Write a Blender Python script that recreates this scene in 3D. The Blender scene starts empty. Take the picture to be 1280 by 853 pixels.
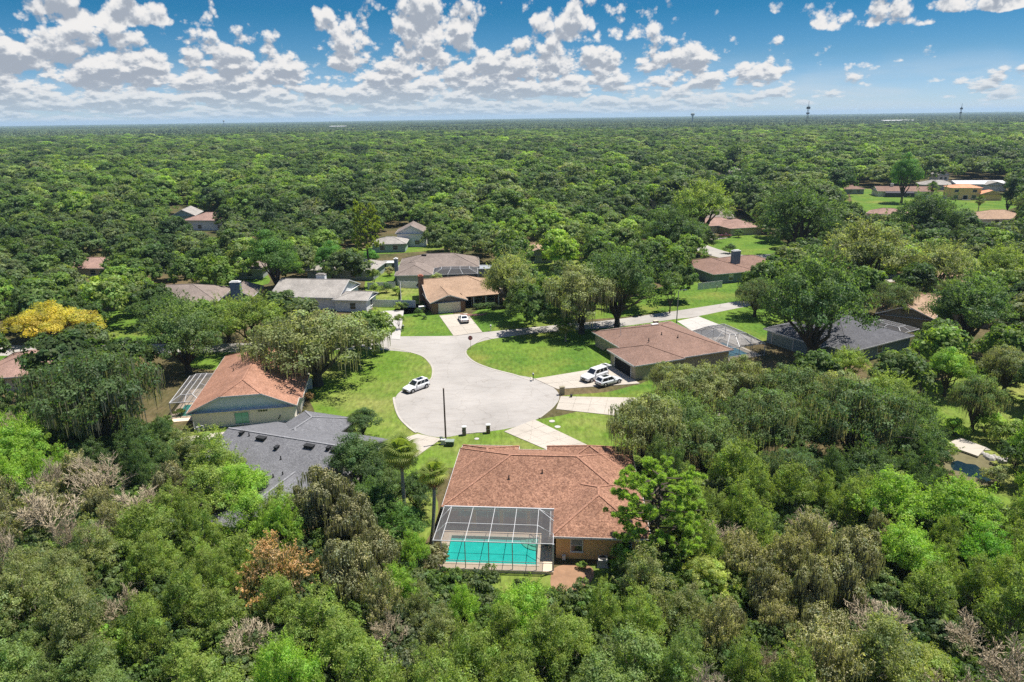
import bpy, math, random
import numpy as np
from mathutils import Vector, Matrix, geometry as mgeo
C = bpy.context.scene.collection
SC = bpy.context.scene
R_ = math.radians

# ------------------------------------------------------------------ camera
F, H, ROLL = 870.0, 43.0, R_(0.82)
TH = math.atan((426.5 - 147) / F)
cam = bpy.data.cameras.new('camera'); camo = bpy.data.objects.new('camera', cam); C.objects.link(camo)
cam.sensor_width = 36; cam.lens = F / 1280 * 36; cam.clip_start = 0.5; cam.clip_end = 300000
camo.matrix_world = Matrix.Translation((0, 0, H)) @ Matrix.Rotation(math.pi / 2 - TH, 4, 'X') @ Matrix.Rotation(-ROLL, 4, 'Z')
SC.camera = camo
# ------------------------------------------------------------------ sky, sun, exposure
SUN = Vector((0.36, 0.15, 1.0)).normalized()
EL = math.asin(SUN.z); AZ = math.atan2(SUN.x, SUN.y)
w = bpy.data.worlds.new('World'); SC.world = w; w.use_nodes = True; w.cycles.sampling_method = 'NONE'
nt = w.node_tree; bg = nt.nodes['Background']
sky = nt.nodes.new('ShaderNodeTexSky'); sky.sky_type = 'NISHITA'; sky.sun_disc = False
sky.sun_elevation = EL; sky.sun_rotation = AZ; sky.air_density = 1.0; sky.dust_density = 0.0; sky.ozone_density = 1.3
hs = nt.nodes.new('ShaderNodeHueSaturation'); hs.inputs['Saturation'].default_value = 1.12; hs.inputs['Value'].default_value = 0.95
nt.links.new(sky.outputs[0], hs.inputs['Color'])
#SKYBEGIN
# sky: Nishita air, tinted, with a procedural cumulus field in azimuth / elevation
def build_sky():
    N = nt.nodes; L = nt.links.new
    def lk(v, s):
        if isinstance(v, (int, float)): s.default_value = v
        else: L(v, s)
    def mt(op, a, b=0.0, c=0.0, clamp=False):
        n = N.new('ShaderNodeMath'); n.operation = op; n.use_clamp = clamp; lk(a, n.inputs[0]); lk(b, n.inputs[1]); lk(c, n.inputs[2]); return n.outputs[0]
    def sstep(x, a, b):
        n = N.new('ShaderNodeMapRange'); n.interpolation_type = 'SMOOTHSTEP'; lk(x, n.inputs[0]); lk(a, n.inputs[1]); lk(b, n.inputs[2]); n.inputs[3].default_value = 0; n.inputs[4].default_value = 1; return n.outputs[0]
    def comb(x, y, z=0.0):
        n = N.new('ShaderNodeCombineXYZ'); lk(x, n.inputs[0]); lk(y, n.inputs[1]); lk(z, n.inputs[2]); return n.outputs[0]
    def cr(f, st):
        r = N.new('ShaderNodeValToRGB'); e = r.color_ramp.elements; L(f, r.inputs[0])
        while len(e) < len(st): e.new(.5)
        for i, (p, c) in enumerate(st): e[i].position = p; e[i].color = (*c, 1) if isinstance(c, tuple) else (c, c, c, 1)
        return r.outputs[0]
    def mixn(a, b, f, mode='MIX'):
        m = N.new('ShaderNodeMix'); m.data_type = 'RGBA'; m.blend_type = mode
        for s, v in ((0, f), (6, a), (7, b)):
            if hasattr(v, 'links'): L(v, m.inputs[s])
            else: m.inputs[s].default_value = v if s == 0 else (*v, 1)
        return m.outputs[2]
    tc = N.new('ShaderNodeTexCoord'); sp = N.new('ShaderNodeSeparateXYZ'); L(tc.outputs['Generated'], sp.inputs[0]); X, Y, Z = sp.outputs
    az = mt('ARCTAN2', X, Y); el = mt('ARCSINE', mt('MAXIMUM', Z, 0.0))
    base = mixn(hs.outputs[0], cr(Z, [(0.0, (.38, .52, .88)), (.03, (.32, .46, .77)), (.07, (.17, .34, .54)), (.13, (.055, .27, .42)), (.18, (.05, .25, .42)), (.45, (.25, .45, .62)), (1.0, (.45, .62, .8))]), 1.0, 'MULTIPLY')
    # cloud coordinates: rows get thinner towards the horizon
    u = mt('MULTIPLY', az, 1.0); v = mt('MULTIPLY', mt('LOGARITHM', mt('ADD', el, .030), 2.718), .150)
    def dens(u, v):
        p = comb(u, v, 0.37)
        n = N.new('ShaderNodeTexNoise'); n.inputs['Scale'].default_value = 13; n.inputs['Detail'].default_value = 11; n.inputs['Roughness'].default_value = .57; n.inputs['Distortion'].default_value = 0.0; L(p, n.inputs['Vector'])
        vo = N.new('ShaderNodeTexVoronoi'); vo.feature = 'F1'; vo.inputs['Scale'].default_value = 25; vo.inputs['Detail'].default_value = 4.0; vo.inputs['Roughness'].default_value = .55; L(p, vo.inputs['Vector'])
        return mt('ADD', n.outputs['Fac'], mt('MULTIPLY', mt('SUBTRACT', .45, vo.outputs['Distance']), .42))
    def blobfield(du=0.0, dv=0.0):
        out = None
        for (cx, cy, w_, h_, s) in BLOBS:
            x0, y0 = skydir(cx, cy); rw = w_ / 2 / F; rh = h_ / F
            a = mt('MULTIPLY', mt('SUBTRACT', az, x0 + du), 1 / rw); b = mt('SUBTRACT', el, y0 + dv)
            b = mt('MAXIMUM', mt('MULTIPLY', b, 1 / rh), mt('MULTIPLY', b, -3.2 / rh))
            d = mt('ADD', mt('MULTIPLY', a, a), mt('MULTIPLY', b, b)); g_ = mt('MULTIPLY', mt('SUBTRACT', 1.0, d), s)
            out = g_ if out is None else mt('SMOOTH_MAX', out, g_, .12)
        return out
    B = mt('MAXIMUM', blobfield(), -1.2)
    # general coverage by azimuth (left bank dense, right thin) and by elevation
    ca = cr(mt('MULTIPLY_ADD', az, .6, .5), [(0.0, .90), (.14, .90), (.30, .85), (.50, .90), (.62, .84), (.70, .66), (.78, .46), (.88, .40), (1.0, .62)])
    ce = cr(mt('MULTIPLY', el, 5.0), [(0.0, .68), (.06, .78), (.16, .80), (.35, .79), (.48, .62), (.58, .42), (.80, .40), (1.0, .50)])
    cov = mt('ADD', mt('MULTIPLY_ADD', ca, .8, -.465), mt('MULTIPLY_ADD', ce, .8, -.40))
    D0 = dens(u, v); D1 = dens(mt('ADD', u, .0015), mt('ADD', v, .0105))
    q = mt('MAXIMUM', mt('ADD', D0, mt('MULTIPLY_ADD', B, .34, .075)), mt('ADD', D0, cov))
    a = sstep(q, .49, .63)
    lit = mt('SUBTRACT', D0, D1)
    thick = sstep(q, .56, .86)
    li = sstep(mt('SUBTRACT', mt('MULTIPLY', lit, 5.5), mt('MULTIPLY', thick, .62)), -.72, .44)
    cc = cr(li, [(0.0, (.44, .49, .57)), (.28, (.60, .64, .70)), (.6, (.86, .87, .89)), (1.0, (1.04, 1.02, 1.0))])
    cc = mixn(cc, (.60, .74, .84), mt('MULTIPLY', sstep(el, .055, .0), .60))
    vn = N.new('ShaderNodeTexNoise'); vn.inputs['Scale'].default_value = 9; vn.inputs['Detail'].default_value = 6; L(comb(u, mt('MULTIPLY', v, 2.2), 1.7), vn.inputs['Vector'])
    base = mixn(base, (SKYK * .70, SKYK * .80, SKYK * .88), mt('MULTIPLY', mt('MULTIPLY', sstep(el, .085, .008), sstep(vn.outputs['Fac'], .36, .66)), .62))
    hz = mt('MULTIPLY', a, sstep(el, .0, .006))
    col = mixn(base, mixn(cc, (SKYK,) * 3, 1.0, 'MULTIPLY'), hz)
    L(col, bg.inputs[0])
def skydir(px_, py_):
    u = (px_ - 640) / F; v = -(py_ - 426.5) / F; c, s = math.cos(-ROLL), math.sin(-ROLL); u, v = u * c - v * s, u * s + v * c
    ct, st = math.cos(TH), math.sin(TH); d = Vector((u, ct + v * st, -st + v * ct)).normalized(); return math.atan2(d.x, d.y), math.asin(d.z)
SKYK = 5.1
# cx, base row, width, height, strength
BLOBS = [(100, 22, 260, 34, 1.2), (256, 24, 60, 36, .9), (432, 46, 100, 50, .9), (545, 38, 200, 46, 1.0), (745, 44, 210, 60, 1.1), (1070, 27, 125, 40, 1.0), (1225, 8, 110, 22, .9), (955, 14, 50, 16, .7), (967, 88, 60, 46, .9), (1020, 86, 44, 32, .7), (1176, 74, 56, 22, .8), (300, 92, 240, 60, .8), (120, 90, 260, 60, .8), (590, 104, 130, 62, .7), (800, 92, 170, 66, .9), (490, 98, 110, 44, .7), (1257, 118, 80, 34, .7), (930, 116, 210, 26, .6), (1122, 76, 26, 10, .6), (1162, 28, 30, 10, .5), (1070, 108, 60, 20, .6)]
build_sky()
#SKYEND
bg.inputs[1].default_value = 0.10
sl = bpy.data.lights.new('sun', 'SUN'); slo = bpy.data.objects.new('sun', sl); C.objects.link(slo)
sl.energy = 4.9; sl.angle = R_(0.5); sl.color = (1, 0.95, 0.87)
slo.rotation_euler = SUN.to_track_quat('Z', 'Y').to_euler(); slo.location = (0, 0, 90)
SC.view_settings.view_transform = 'Standard'; SC.view_settings.look = 'None'
SC.view_settings.exposure = 0.75; SC.view_settings.gamma = 1
SC.render.engine = 'CYCLES'
cy = SC.cycles
cy.max_bounces = 5; cy.diffuse_bounces = 3; cy.glossy_bounces = 2; cy.transmission_bounces = 4
cy.transparent_max_bounces = 12; cy.volume_bounces = 0; cy.caustics_reflective = False; cy.caustics_refractive = False
cy.use_denoising = False
try: cy.denoiser = 'OPENIMAGEDENOISE'
except Exception: pass
cy.use_adaptive_sampling = True; cy.adaptive_threshold = 0.012

# ------------------------------------------------------------------ maths helpers
def at(px, py, z=0.0):
    """world point at height z seen at photograph pixel px,py"""
    u = (px - 640) / F; v = -(py - 426.5) / F
    c, s = math.cos(-ROLL), math.sin(-ROLL)
    u, v = u * c - v * s, u * s + v * c
    ct, st = math.cos(TH), math.sin(TH)
    d = (u, ct + v * st, -st + v * ct)
    t = (z - H) / d[2]
    return (d[0] * t, d[1] * t)
def pr(x, y, z):
    ct, st = math.cos(TH), math.sin(TH)
    z = z - H
    f = y * ct - z * st; up = y * st + z * ct
    u, v = x / f, up / f
    c, s = math.cos(ROLL), math.sin(ROLL)
    return 640 + (u * c - v * s) * F, 426.5 - (u * s + v * c) * F, F / f
def inpoly(x, y, P):
    r = False; j = len(P) - 1
    for i in range(len(P)):
        xi, yi = P[i]; xj, yj = P[j]
        if (yi > y) != (yj > y) and x < (xj - xi) * (y - yi) / (yj - yi) + xi: r = not r
        j = i
    return r
def smooth(P, n=5, closed=True):
    out = []; N = len(P)
    for i in range(N):
        p0, p1, p2, p3 = P[(i - 1) % N], P[i], P[(i + 1) % N], P[(i + 2) % N]
        for k in range(n):
            t = k / n
            out.append(tuple(0.5 * (2 * p1[a] + (p2[a] - p0[a]) * t + (2 * p0[a] - 5 * p1[a] + 4 * p2[a] - p3[a]) * t * t + (3 * p1[a] - p0[a] - 3 * p2[a] + p3[a]) * t ** 3) for a in (0, 1)))
    return out

# ------------------------------------------------------------------ materials
class NT:
    def __init__(s, name):
        s.m = bpy.data.materials.new(name); s.m.use_nodes = True; s.t = s.m.node_tree
        s.t.nodes.clear(); s.o = s.t.nodes.new('ShaderNodeOutputMaterial')
    def n(s, ty, **kw):
        x = s.t.nodes.new(ty)
        for k, v in kw.items():
            if k in x.inputs.keys() and not hasattr(type(x), k): x.inputs[k].default_value = v
            else: setattr(x, k, v)
        return x
    def l(s, a, b): s.t.links.new(a, b)
def coords(t, kind='Object', scale=(1, 1, 1)):
    if kind == 'World':
        g = t.n('ShaderNodeNewGeometry'); src = g.outputs['Position']
    else:
        g = t.n('ShaderNodeTexCoord'); src = g.outputs['Object']
    m = t.n('ShaderNodeMapping'); m.inputs['Scale'].default_value = scale; t.l(src, m.inputs[0]); return m.outputs[0]
def noise(t, vec, scale, detail=4, rough=0.6):
    n = t.n('ShaderNodeTexNoise'); n.inputs['Scale'].default_value = scale; n.inputs['Detail'].default_value = detail
    n.inputs['Roughness'].default_value = rough; t.l(vec, n.inputs['Vector']); return n.outputs['Fac']
def ramp(t, fac, stops):
    r = t.n('ShaderNodeValToRGB'); e = r.color_ramp.elements
    while len(e) < len(stops): e.new(0.5)
    for i, (p, c) in enumerate(stops):
        e[i].position = p; e[i].color = (*c, 1) if len(c) == 3 else c
    t.l(fac, r.inputs[0]); return r.outputs[0]
def mixc(t, a, b, fac, mode='MIX'):
    m = t.n('ShaderNodeMix'); m.data_type = 'RGBA'; m.blend_type = mode
    for s, v in ((0, fac), (6, a), (7, b)):
        if hasattr(v, 'links'): t.l(v, m.inputs[s])
        else: m.inputs[s].default_value = v if s == 0 else (*v, 1)
    return m.outputs[2]
MC = {}
def mat(name, col, rough=0.8, var=0.12, scale=2.0, bump=0.0, metal=0.0, spec=0.3, fine=0.0):
    """plain surface with large-scale wear and fine grain"""
    if name in MC: return MC[name]
    t = NT(name); v = coords(t)
    c = tuple(q_ * .76 for q_ in col)
    f = noise(t, v, scale, 5)
    out = ramp(t, f, [(0.25, tuple(x * (1 - var) for x in c)), (0.75, tuple(min(1, x * (1 + var)) for x in c))])
    if fine:
        f2 = noise(t, v, scale * 14, 2)
        out = mixc(t, out, ramp(t, f2, [(0.3, (1 - fine,) * 3), (0.7, (1 + fine,) * 3)]), 1.0, 'MULTIPLY')
    p = t.n('ShaderNodeBsdfPrincipled'); t.l(out, p.inputs['Base Color'])
    p.inputs['Roughness'].default_value = rough; p.inputs['Metallic'].default_value = metal
    p.inputs['Specular IOR Level'].default_value = spec
    if bump:
        b = t.n('ShaderNodeBump'); b.inputs['Strength'].default_value = bump; b.inputs['Distance'].default_value = 0.05
        t.l(noise(t, v, scale * 8, 3), b.inputs['Height']); t.l(b.outputs[0], p.inputs['Normal'])
    t.l(p.outputs[0], t.o.inputs[0]); MC[name] = t.m; return t.m
def shingle(name, a, b, patch=0.18, cell=5.5):
    """asphalt shingles: tabs of slightly different tone in courses, sun-bleached patches"""
    if name in MC: return MC[name]
    t = NT(name); v = coords(t)
    vo = t.n('ShaderNodeTexVoronoi'); vo.inputs['Scale'].default_value = cell; t.l(v, vo.inputs['Vector'])
    a, b = tuple(q_ * .80 for q_ in a), tuple(q_ * .80 for q_ in b)
    sep = t.n('ShaderNodeSeparateColor'); t.l(vo.outputs['Color'], sep.inputs[0])
    base = mixc(t, a, b, sep.outputs[0])
    nf = noise(t, v, 0.35, 4)
    base = mixc(t, base, ramp(t, nf, [(0.3, (1 - patch,) * 3), (0.7, (1 + patch * .7,) * 3)]), 1.0, 'MULTIPLY')
    g = noise(t, v, 9, 3, .7)
    base = mixc(t, base, ramp(t, g, [(0.35, (0.62,) * 3), (0.65, (1.32,) * 3)]), 1.0, 'MULTIPLY')
    st = noise(t, coords(t, 'Object', (1.2, 1.2, .08)), 1.1, 3)
    base = mixc(t, base, ramp(t, st, [(0.35, (0.9, .9, .9)), (0.6, (1, 1, 1))]), 1.0, 'MULTIPLY')
    p = t.n('ShaderNodeBsdfPrincipled'); t.l(base, p.inputs['Base Color']); p.inputs['Roughness'].default_value = 0.93
    p.inputs['Specular IOR Level'].default_value = 0.15
    bm = t.n('ShaderNodeBump'); bm.inputs['Strength'].default_value = 0.35; bm.inputs['Distance'].default_value = 0.04
    t.l(sep.outputs[1], bm.inputs['Height']); t.l(bm.outputs[0], p.inputs['Normal'])
    t.l(p.outputs[0], t.o.inputs[0]); MC[name] = t.m; return t.m
def grass_mat(name, a, b, dry, dryamt=0.5):
    a, b, dry = (tuple(q_ * .78 for q_ in z_) for z_ in (a, b, dry)); t = NT(name); v = coords(t, 'World')
    c = mixc(t, a, b, ramp(t, noise(t, v, 0.12, 5), [(0.35, (0, 0, 0)), (0.65, (1, 1, 1))]))
    d = ramp(t, noise(t, v, 0.055, 6, .65), [(0.62 - 0.22 * dryamt, (0, 0, 0)), (0.80 - 0.1 * dryamt, (1, 1, 1))])
    c = mixc(t, c, dry, d)
    c = mixc(t, c, ramp(t, noise(t, coords(t, 'World', (1, .35, 1)), 1.6, 4, .7), [(0.3, (0.62,) * 3), (0.7, (1.35,) * 3)]), 1.0, 'MULTIPLY')
    p = t.n('ShaderNodeBsdfPrincipled'); t.l(c, p.inputs['Base Color']); p.inputs['Roughness'].default_value = 0.95
    p.inputs['Specular IOR Level'].default_value = 0.1
    b_ = t.n('ShaderNodeBump'); b_.inputs['Strength'].default_value = 0.6; b_.inputs['Distance'].default_value = 0.1
    t.l(noise(t, v, 5, 4, .7), b_.inputs['Height']); t.l(b_.outputs[0], p.inputs['Normal'])
    t.l(p.outputs[0], t.o.inputs[0]); return t.m
def leaf_mat(name, far=False):
    t = NT(name)
    a = t.n('ShaderNodeAttribute'); a.attribute_name = 'tint'
    oi = t.n('ShaderNodeObjectInfo')
    if far:
        base = ramp(t, oi.outputs['Random'], [(0.0, (.070, .112, .042)), (0.22, (.125, .180, .055)), (0.42, (.215, .245, .110)), (0.56, (.130, .190, .055)), (0.70, (.205, .285, .065)), (0.82, (.085, .135, .046)), (0.93, (.28, .37, .075)), (1.0, (.24, .25, .14))])
        base.node.color_ramp.interpolation = 'LINEAR'
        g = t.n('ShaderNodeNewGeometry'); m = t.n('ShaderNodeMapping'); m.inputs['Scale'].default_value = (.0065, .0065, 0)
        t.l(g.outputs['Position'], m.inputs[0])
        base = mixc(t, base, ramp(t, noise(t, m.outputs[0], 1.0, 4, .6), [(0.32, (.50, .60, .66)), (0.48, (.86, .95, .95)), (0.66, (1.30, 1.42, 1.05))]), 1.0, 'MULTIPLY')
    else:
        base = oi.outputs['Color']
    c = mixc(t, base, a.outputs['Color'], 1.0, 'MULTIPLY')
    p = t.n('ShaderNodeBsdfPrincipled'); t.l(c, p.inputs['Base Color']); p.inputs['Roughness'].default_value = 0.5
    p.inputs['Specular IOR Level'].default_value = 0.22
    tr = t.n('ShaderNodeBsdfTranslucent'); t.l(mixc(t, c, (1.5, 1.6, .6), 1.0, 'MULTIPLY'), tr.inputs[0])
    mx = t.n('ShaderNodeMixShader'); mx.inputs[0].default_value = 0.50
    t.l(p.outputs[0], mx.inputs[1]); t.l(tr.outputs[0], mx.inputs[2]); t.l(mx.outputs[0], t.o.inputs[0])
    return t.m
def screen_mat(name, op, col):
    t = NT(name)
    d = t.n('ShaderNodeBsdfDiffuse'); d.inputs[0].default_value = (*col, 1)
    tr = t.n('ShaderNodeBsdfTransparent'); mx = t.n('ShaderNodeMixShader')
    v = coords(t); f = noise(t, v, 1.3, 3)
    mr = t.n('ShaderNodeMapRange'); t.l(f, mr.inputs[0]); mr.inputs[3].default_value = op * .85; mr.inputs[4].default_value = min(1, op * 1.15)
    t.l(mr.outputs[0], mx.inputs[0]); t.l(tr.outputs[0], mx.inputs[1]); t.l(d.outputs[0], mx.inputs[2]); t.l(mx.outputs[0], t.o.inputs[0])
    return t.m
def paving_mat(name, col, stain=0.14, bump=.1):
    col = tuple(q_ * .74 for q_ in col)
    t = NT(name); v = coords(t, 'World')
    c = ramp(t, noise(t, v, 0.09, 6, .6), [(0.3, tuple(x * (1 - stain) for x in col)), (0.7, tuple(x * (1 + stain * .6) for x in col))])
    c = mixc(t, c, ramp(t, noise(t, coords(t, 'World', (.5, 1.6, 1)), 0.55, 5, .7), [(0.36, (.90, .89, .88)), (0.52, (1, 1, 1))]), 1.0, 'MULTIPLY')
    c = mixc(t, c, ramp(t, noise(t, v, 18, 2), [(0.3, (.9,) * 3), (0.7, (1.08,) * 3)]), 1.0, 'MULTIPLY')
    vo = t.n('ShaderNodeTexVoronoi'); vo.feature = 'DISTANCE_TO_EDGE'; vo.inputs['Scale'].default_value = .22
    dv = t.n('ShaderNodeVectorMath'); dv.operation = 'ADD'
    nz = t.n('ShaderNodeTexNoise'); nz.inputs['Scale'].default_value = .6; t.l(v, nz.inputs['Vector'])
    t.l(v, dv.inputs[0]); t.l(nz.outputs['Color'], dv.inputs[1]); t.l(dv.outputs[0], vo.inputs['Vector'])
    c = mixc(t, c, ramp(t, vo.outputs['Distance'], [(0.0, (.72, .70, .68)), (0.012, (1, 1, 1))]), 0.7, 'MULTIPLY')
    p = t.n('ShaderNodeBsdfPrincipled'); t.l(c, p.inputs['Base Color']); p.inputs['Roughness'].default_value = 0.9
    p.inputs['Specular IOR Level'].default_value = 0.2
    t.l(p.outputs[0], t.o.inputs[0]); MC[name] = t.m; return t.m
M_leaf = leaf_mat('foliage'); M_leaf_far = leaf_mat('foliage_far', True)
M_bark = mat('bark', (.10, .080, .060), .95, .3, 3, .5)
M_bark_grey = mat('bark_grey', (.36, .31, .25), .95, .25, 3, .5)
M_dead = mat('dead_wood', (.58, .48, .33), .95, .3, 4, .3)
M_palm = mat('palm_bark', (.36, .32, .26), .95, .3, 6, .5)
M_white = mat('white_trim', (.78, .77, .74), .5, .05, 1)
M_alu = mat('white_aluminium', (.62, .62, .62), .4, .05, 1, 0, 0.0)
M_glass = mat('window_glass', (.03, .04, .05), .08, .3, 1, 0, 0, .8)
M_dark = mat('painted_interior_shade', (.012, .012, .014), .9, .2, 1)  # near-black colour standing in for shade inside openings
M_pipe = mat('vent_dark', (.03, .03, .03), .7, .2, 1)
M_lawn = grass_mat('lawn_grass', (.085, .175, .024), (.145, .235, .032), (.24, .235, .055), .55)
M_lawn_dry = grass_mat('lawn_grass_dry', (.105, .195, .022), (.155, .245, .032), (.29, .28, .09), .85)
M_ground = grass_mat('ground_litter', (.060, .075, .022), (.115, .10, .045), (.19, .135, .075), 1.0)
M_asph = paving_mat('road_surface', (.465, .435, .40), .17)
M_conc = paving_mat('driveway_concrete', (.56, .505, .43), .12)
M_conc_w = paving_mat('driveway_pale', (.57, .54, .50), .1)
M_kerb = paving_mat('kerb_concrete', (.55, .51, .45), .15)
M_screen_r = screen_mat('roof_screen', .52, (.115, .11, .11)); M_screen_w = screen_mat('wall_screen', .16, (.14, .13, .12))

# ------------------------------------------------------------------ mesh builder
class MB:
    def __init__(s): s.v = []; s.f = []
    def quad(s, *p):
        b = len(s.v); s.v += [tuple(q) for q in p]; s.f.append(tuple(range(b, b + len(p)))); return s
    def box(s, x0, y0, z0, x1, y1, z1, M=None):
        P = [Vector(p) for p in ((x0, y0, z0), (x1, y0, z0), (x1, y1, z0), (x0, y1, z0), (x0, y0, z1), (x1, y0, z1), (x1, y1, z1), (x0, y1, z1))]
        if M is not None: P = [M @ p for p in P]
        b = len(s.v); s.v += [tuple(p) for p in P]
        s.f += [tuple(b + i for i in q) for q in ((0, 3, 2, 1), (4, 5, 6, 7), (0, 1, 5, 4), (1, 2, 6, 5), (2, 3, 7, 6), (3, 0, 4, 7))]; return s
    def bar(s, a, b, w, h=None):
        a, b = Vector(a), Vector(b); h = h or w; d = (b - a); L = d.length
        q = d.to_track_quat('X', 'Z').to_matrix().to_4x4(); M = Matrix.Translation(a) @ q
        return s.box(0, -w / 2, -h / 2, L, w / 2, h / 2, M)
    def tube(s, pts, rad, n=6, cap=True):
        pts = [Vector(p) for p in pts]; N = len(pts); b = len(s.v)
        up = Vector((0.3, 0.9, 0.1))
        for i, p in enumerate(pts):
            d = (pts[min(i + 1, N - 1)] - pts[max(i - 1, 0)]); d = d.normalized() if d.length > 1e-9 else Vector((0, 0, 1))
            a = d.cross(up); a = a.normalized() if a.length > 1e-3 else d.cross(Vector((1, 0, 0))).normalized(); c = d.cross(a)
            for k in range(n):
                t = 2 * math.pi * k / n; s.v.append(tuple(p + (a * math.cos(t) + c * math.sin(t)) * rad[i]))
        for i in range(N - 1):
            for k in range(n):
                s.f.append((b + i * n + k, b + i * n + (k + 1) % n, b + (i + 1) * n + (k + 1) % n, b + (i + 1) * n + k))
        if cap:
            s.f.append(tuple(b + k for k in range(n))[::-1]); s.f.append(tuple(b + (N - 1) * n + k for k in range(n)))
        return s
    def mesh(s, name, m, smoothf=False):
        me = bpy.data.meshes.new(name); me.from_pydata(s.v, [], s.f); me.materials.append(m)
        if smoothf: me.polygons.foreach_set('use_smooth', [True] * len(me.polygons))
        me.update(); return me
    def obj(s, name, m, parent=None, loc=None, smoothf=False):
        return link(name, s.mesh(name, m, smoothf), parent, loc)
def link(name, me, parent=None, loc=None):
    o = bpy.data.objects.new(name, me); C.objects.link(o)
    if parent: o.parent = parent
    if loc: o.location = loc
    return o
def tag(o, label=None, cat=None, group=None, kind=None):
    if label: o['label'] = label
    if cat: o['category'] = cat
    if group: o['group'] = group
    if kind: o['kind'] = kind
    return o
def thing(name, label, cat, loc=(0, 0, 0), rz=0, group=None):
    o = bpy.data.objects.new(name, None); C.objects.link(o); o.location = loc; o.rotation_euler = (0, 0, rz)
    o.empty_display_size = .3
    return tag(o, label, cat, group)
def sheet(name, P, z, m, kind='structure', thick=0.0, parent=None, label=None):
    """flat polygon sheet at height z from world points"""
    P3 = [Vector((x, y, 0)) for x, y in P]
    tr = mgeo.tessellate_polygon([P3]); b = MB()
    b.v = [(x, y, z) for x, y in P]; n = len(P)
    for t in tr:
        a, c, d = (P3[i] for i in t)
        b.f.append(tuple(t) if (c - a).cross(d - a).z > 0 else tuple(t)[::-1])
    if thick:
        b.v += [(x, y, z - thick) for x, y in P]
        for i in range(n): b.f.append((i, (i + 1) % n, n + (i + 1) % n, n + i))
    o = b.obj(name, m, parent)
    if kind: o['kind'] = kind
    if label: o['label'] = label
    return o
def px(P, z=0): return [at(a, b, z) for a, b in P]

# ================================================================== GROUND, ROADS, LAWNS
g = MB(); g.quad((-20000, -2500, 0), (20000, -2500, 0), (20000, 20000, 0), (-20000, 20000, 0)); o = g.obj('ground', M_ground); o['kind'] = 'structure'
LAWNS = [
 ('lawn', [(330,452),(372,440),(420,425),(470,422),(500,436),(545,450),(545,475),(500,500),(505,520),(550,545),(600,533),(700,520),(760,500),(800,480),(840,470),(860,520),(800,560),(790,585),(560,585),(540,600),(548,640),(520,690),(500,640),(480,560),(420,560),(380,555),(395,520),(370,480)], M_lawn_dry, .004),
 ('lawn', [(575,445),(586,430),(640,420),(770,408),(850,392),(865,400),(905,415),(905,440),(790,470),(700,482),(630,478),(585,462)], M_lawn, .008),
 ('lawn', [(492,388),(520,380),(566,392),(570,425),(494,426)], M_lawn, .008),
 ('lawn', [(586,395),(625,380),(690,380),(705,407),(640,413),(603,415)], M_lawn, .008),
 ('lawn', [(780,375),(850,352),(905,355),(960,350),(960,372),(925,380),(850,388),(760,398),(715,398),(712,380)], M_lawn, .008),
 ('lawn', [(870,397),(930,382),(1000,372),(1010,400),(970,420),(955,428),(912,416)], M_lawn, .008),
 ('lawn', [(885,298),(960,295),(990,318),(915,322),(885,312)], M_lawn, .008),
 ('lawn', [(465,335),(540,330),(540,385),(465,385)], M_lawn_dry, .008),
 ('lawn', [(1065,235),(1100,238),(1180,240),(1260,245),(1262,262),(1110,268),(1070,260)], M_lawn, .008),
 ('lawn', [(1130,262),(1215,262),(1215,276),(1150,276)], M_lawn_dry, .006),
 ('lawn', [(560,715),(700,715),(730,707),(800,705),(810,725),(760,750),(650,745),(560,735)], M_lawn_dry, .006),
 ('lawn', [(704,495),(760,490),(800,481),(850,484),(862,500),(800,500),(730,502)], M_lawn, .006),
 ('lawn', [(0,440),(90,438),(100,450),(0,455)], M_lawn, .008),
 ('lawn', [(110,395),(190,385),(200,400),(190,432),(110,430)], M_lawn, .008),
 ('lawn', [(255,350),(320,338),(335,355),(255,365)], M_lawn, .008),
 ('lawn', [(240,443),(350,438),(370,450),(330,462),(240,460)], M_lawn, .008),
 ('lawn', [(230,540),(380,530),(400,545),(300,570),(225,575)], M_lawn_dry, .006),
 ('lawn', [(1165,480),(1300,462),(1300,660),(1240,650),(1215,600),(1160,565)], M_lawn_dry, .006),
 ('lawn', [(500,300),(550,298),(550,312),(440,318)], M_lawn, .008),
 ('lawn', [(640,322),(720,322),(730,345),(640,345)], M_lawn_dry, .008),
]
for nm, P, m, z in LAWNS: sheet(nm, smooth(px(P), 4), z, m)
sheet('lawn', smooth(px([(697,708),(735,707),(742,722),(722,740),(695,742),(688,725)]), 4), .010, mat('bare_soil', (.34, .20, .12), .95, .25, .8, .3))['kind'] = 'structure'
for o_ in [x for x in C.objects if x.name.startswith('lawn')][-1:]: o_.name = 'bare_soil'

road = [(-120,432),(0,432),(120,431),(240,430),(350,428),(430,424),(490,421),(565,420),(600,416),(650,411),(700,406),(765,400),(830,391),(870,385),(940,374),(985,366),(1060,352),(1150,340),(1150,347),(1062,360),(990,375),(935,383),(870,396),(845,399),(770,409),(700,414),(660,418),(615,424),(592,431),(582,440),(590,451),(610,460),(640,468),(667,473),(688,482),(699,494),(694,507),(672,524),(640,535),(600,541),(575,544),(550,547),(523,541),(503,527),(495,512),(494,498),(505,487),(535,478),(541,467),(538,455),(522,443),(482,438),(430,437),(350,440),(240,441),(120,443),(0,445),(-120,446)]
RW = px(road)
sheet('road', smooth(RW, 4), .016, M_asph)
# second street far behind and its bend
sheet('road', smooth(px([(835,290),(870,302),(905,314),(930,319),(960,318),(1010,312),(1060,306),(1060,311),(1010,320),(965,325),(925,327),(890,320),(850,308),(825,296)]), 4), .016, M_asph)
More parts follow.
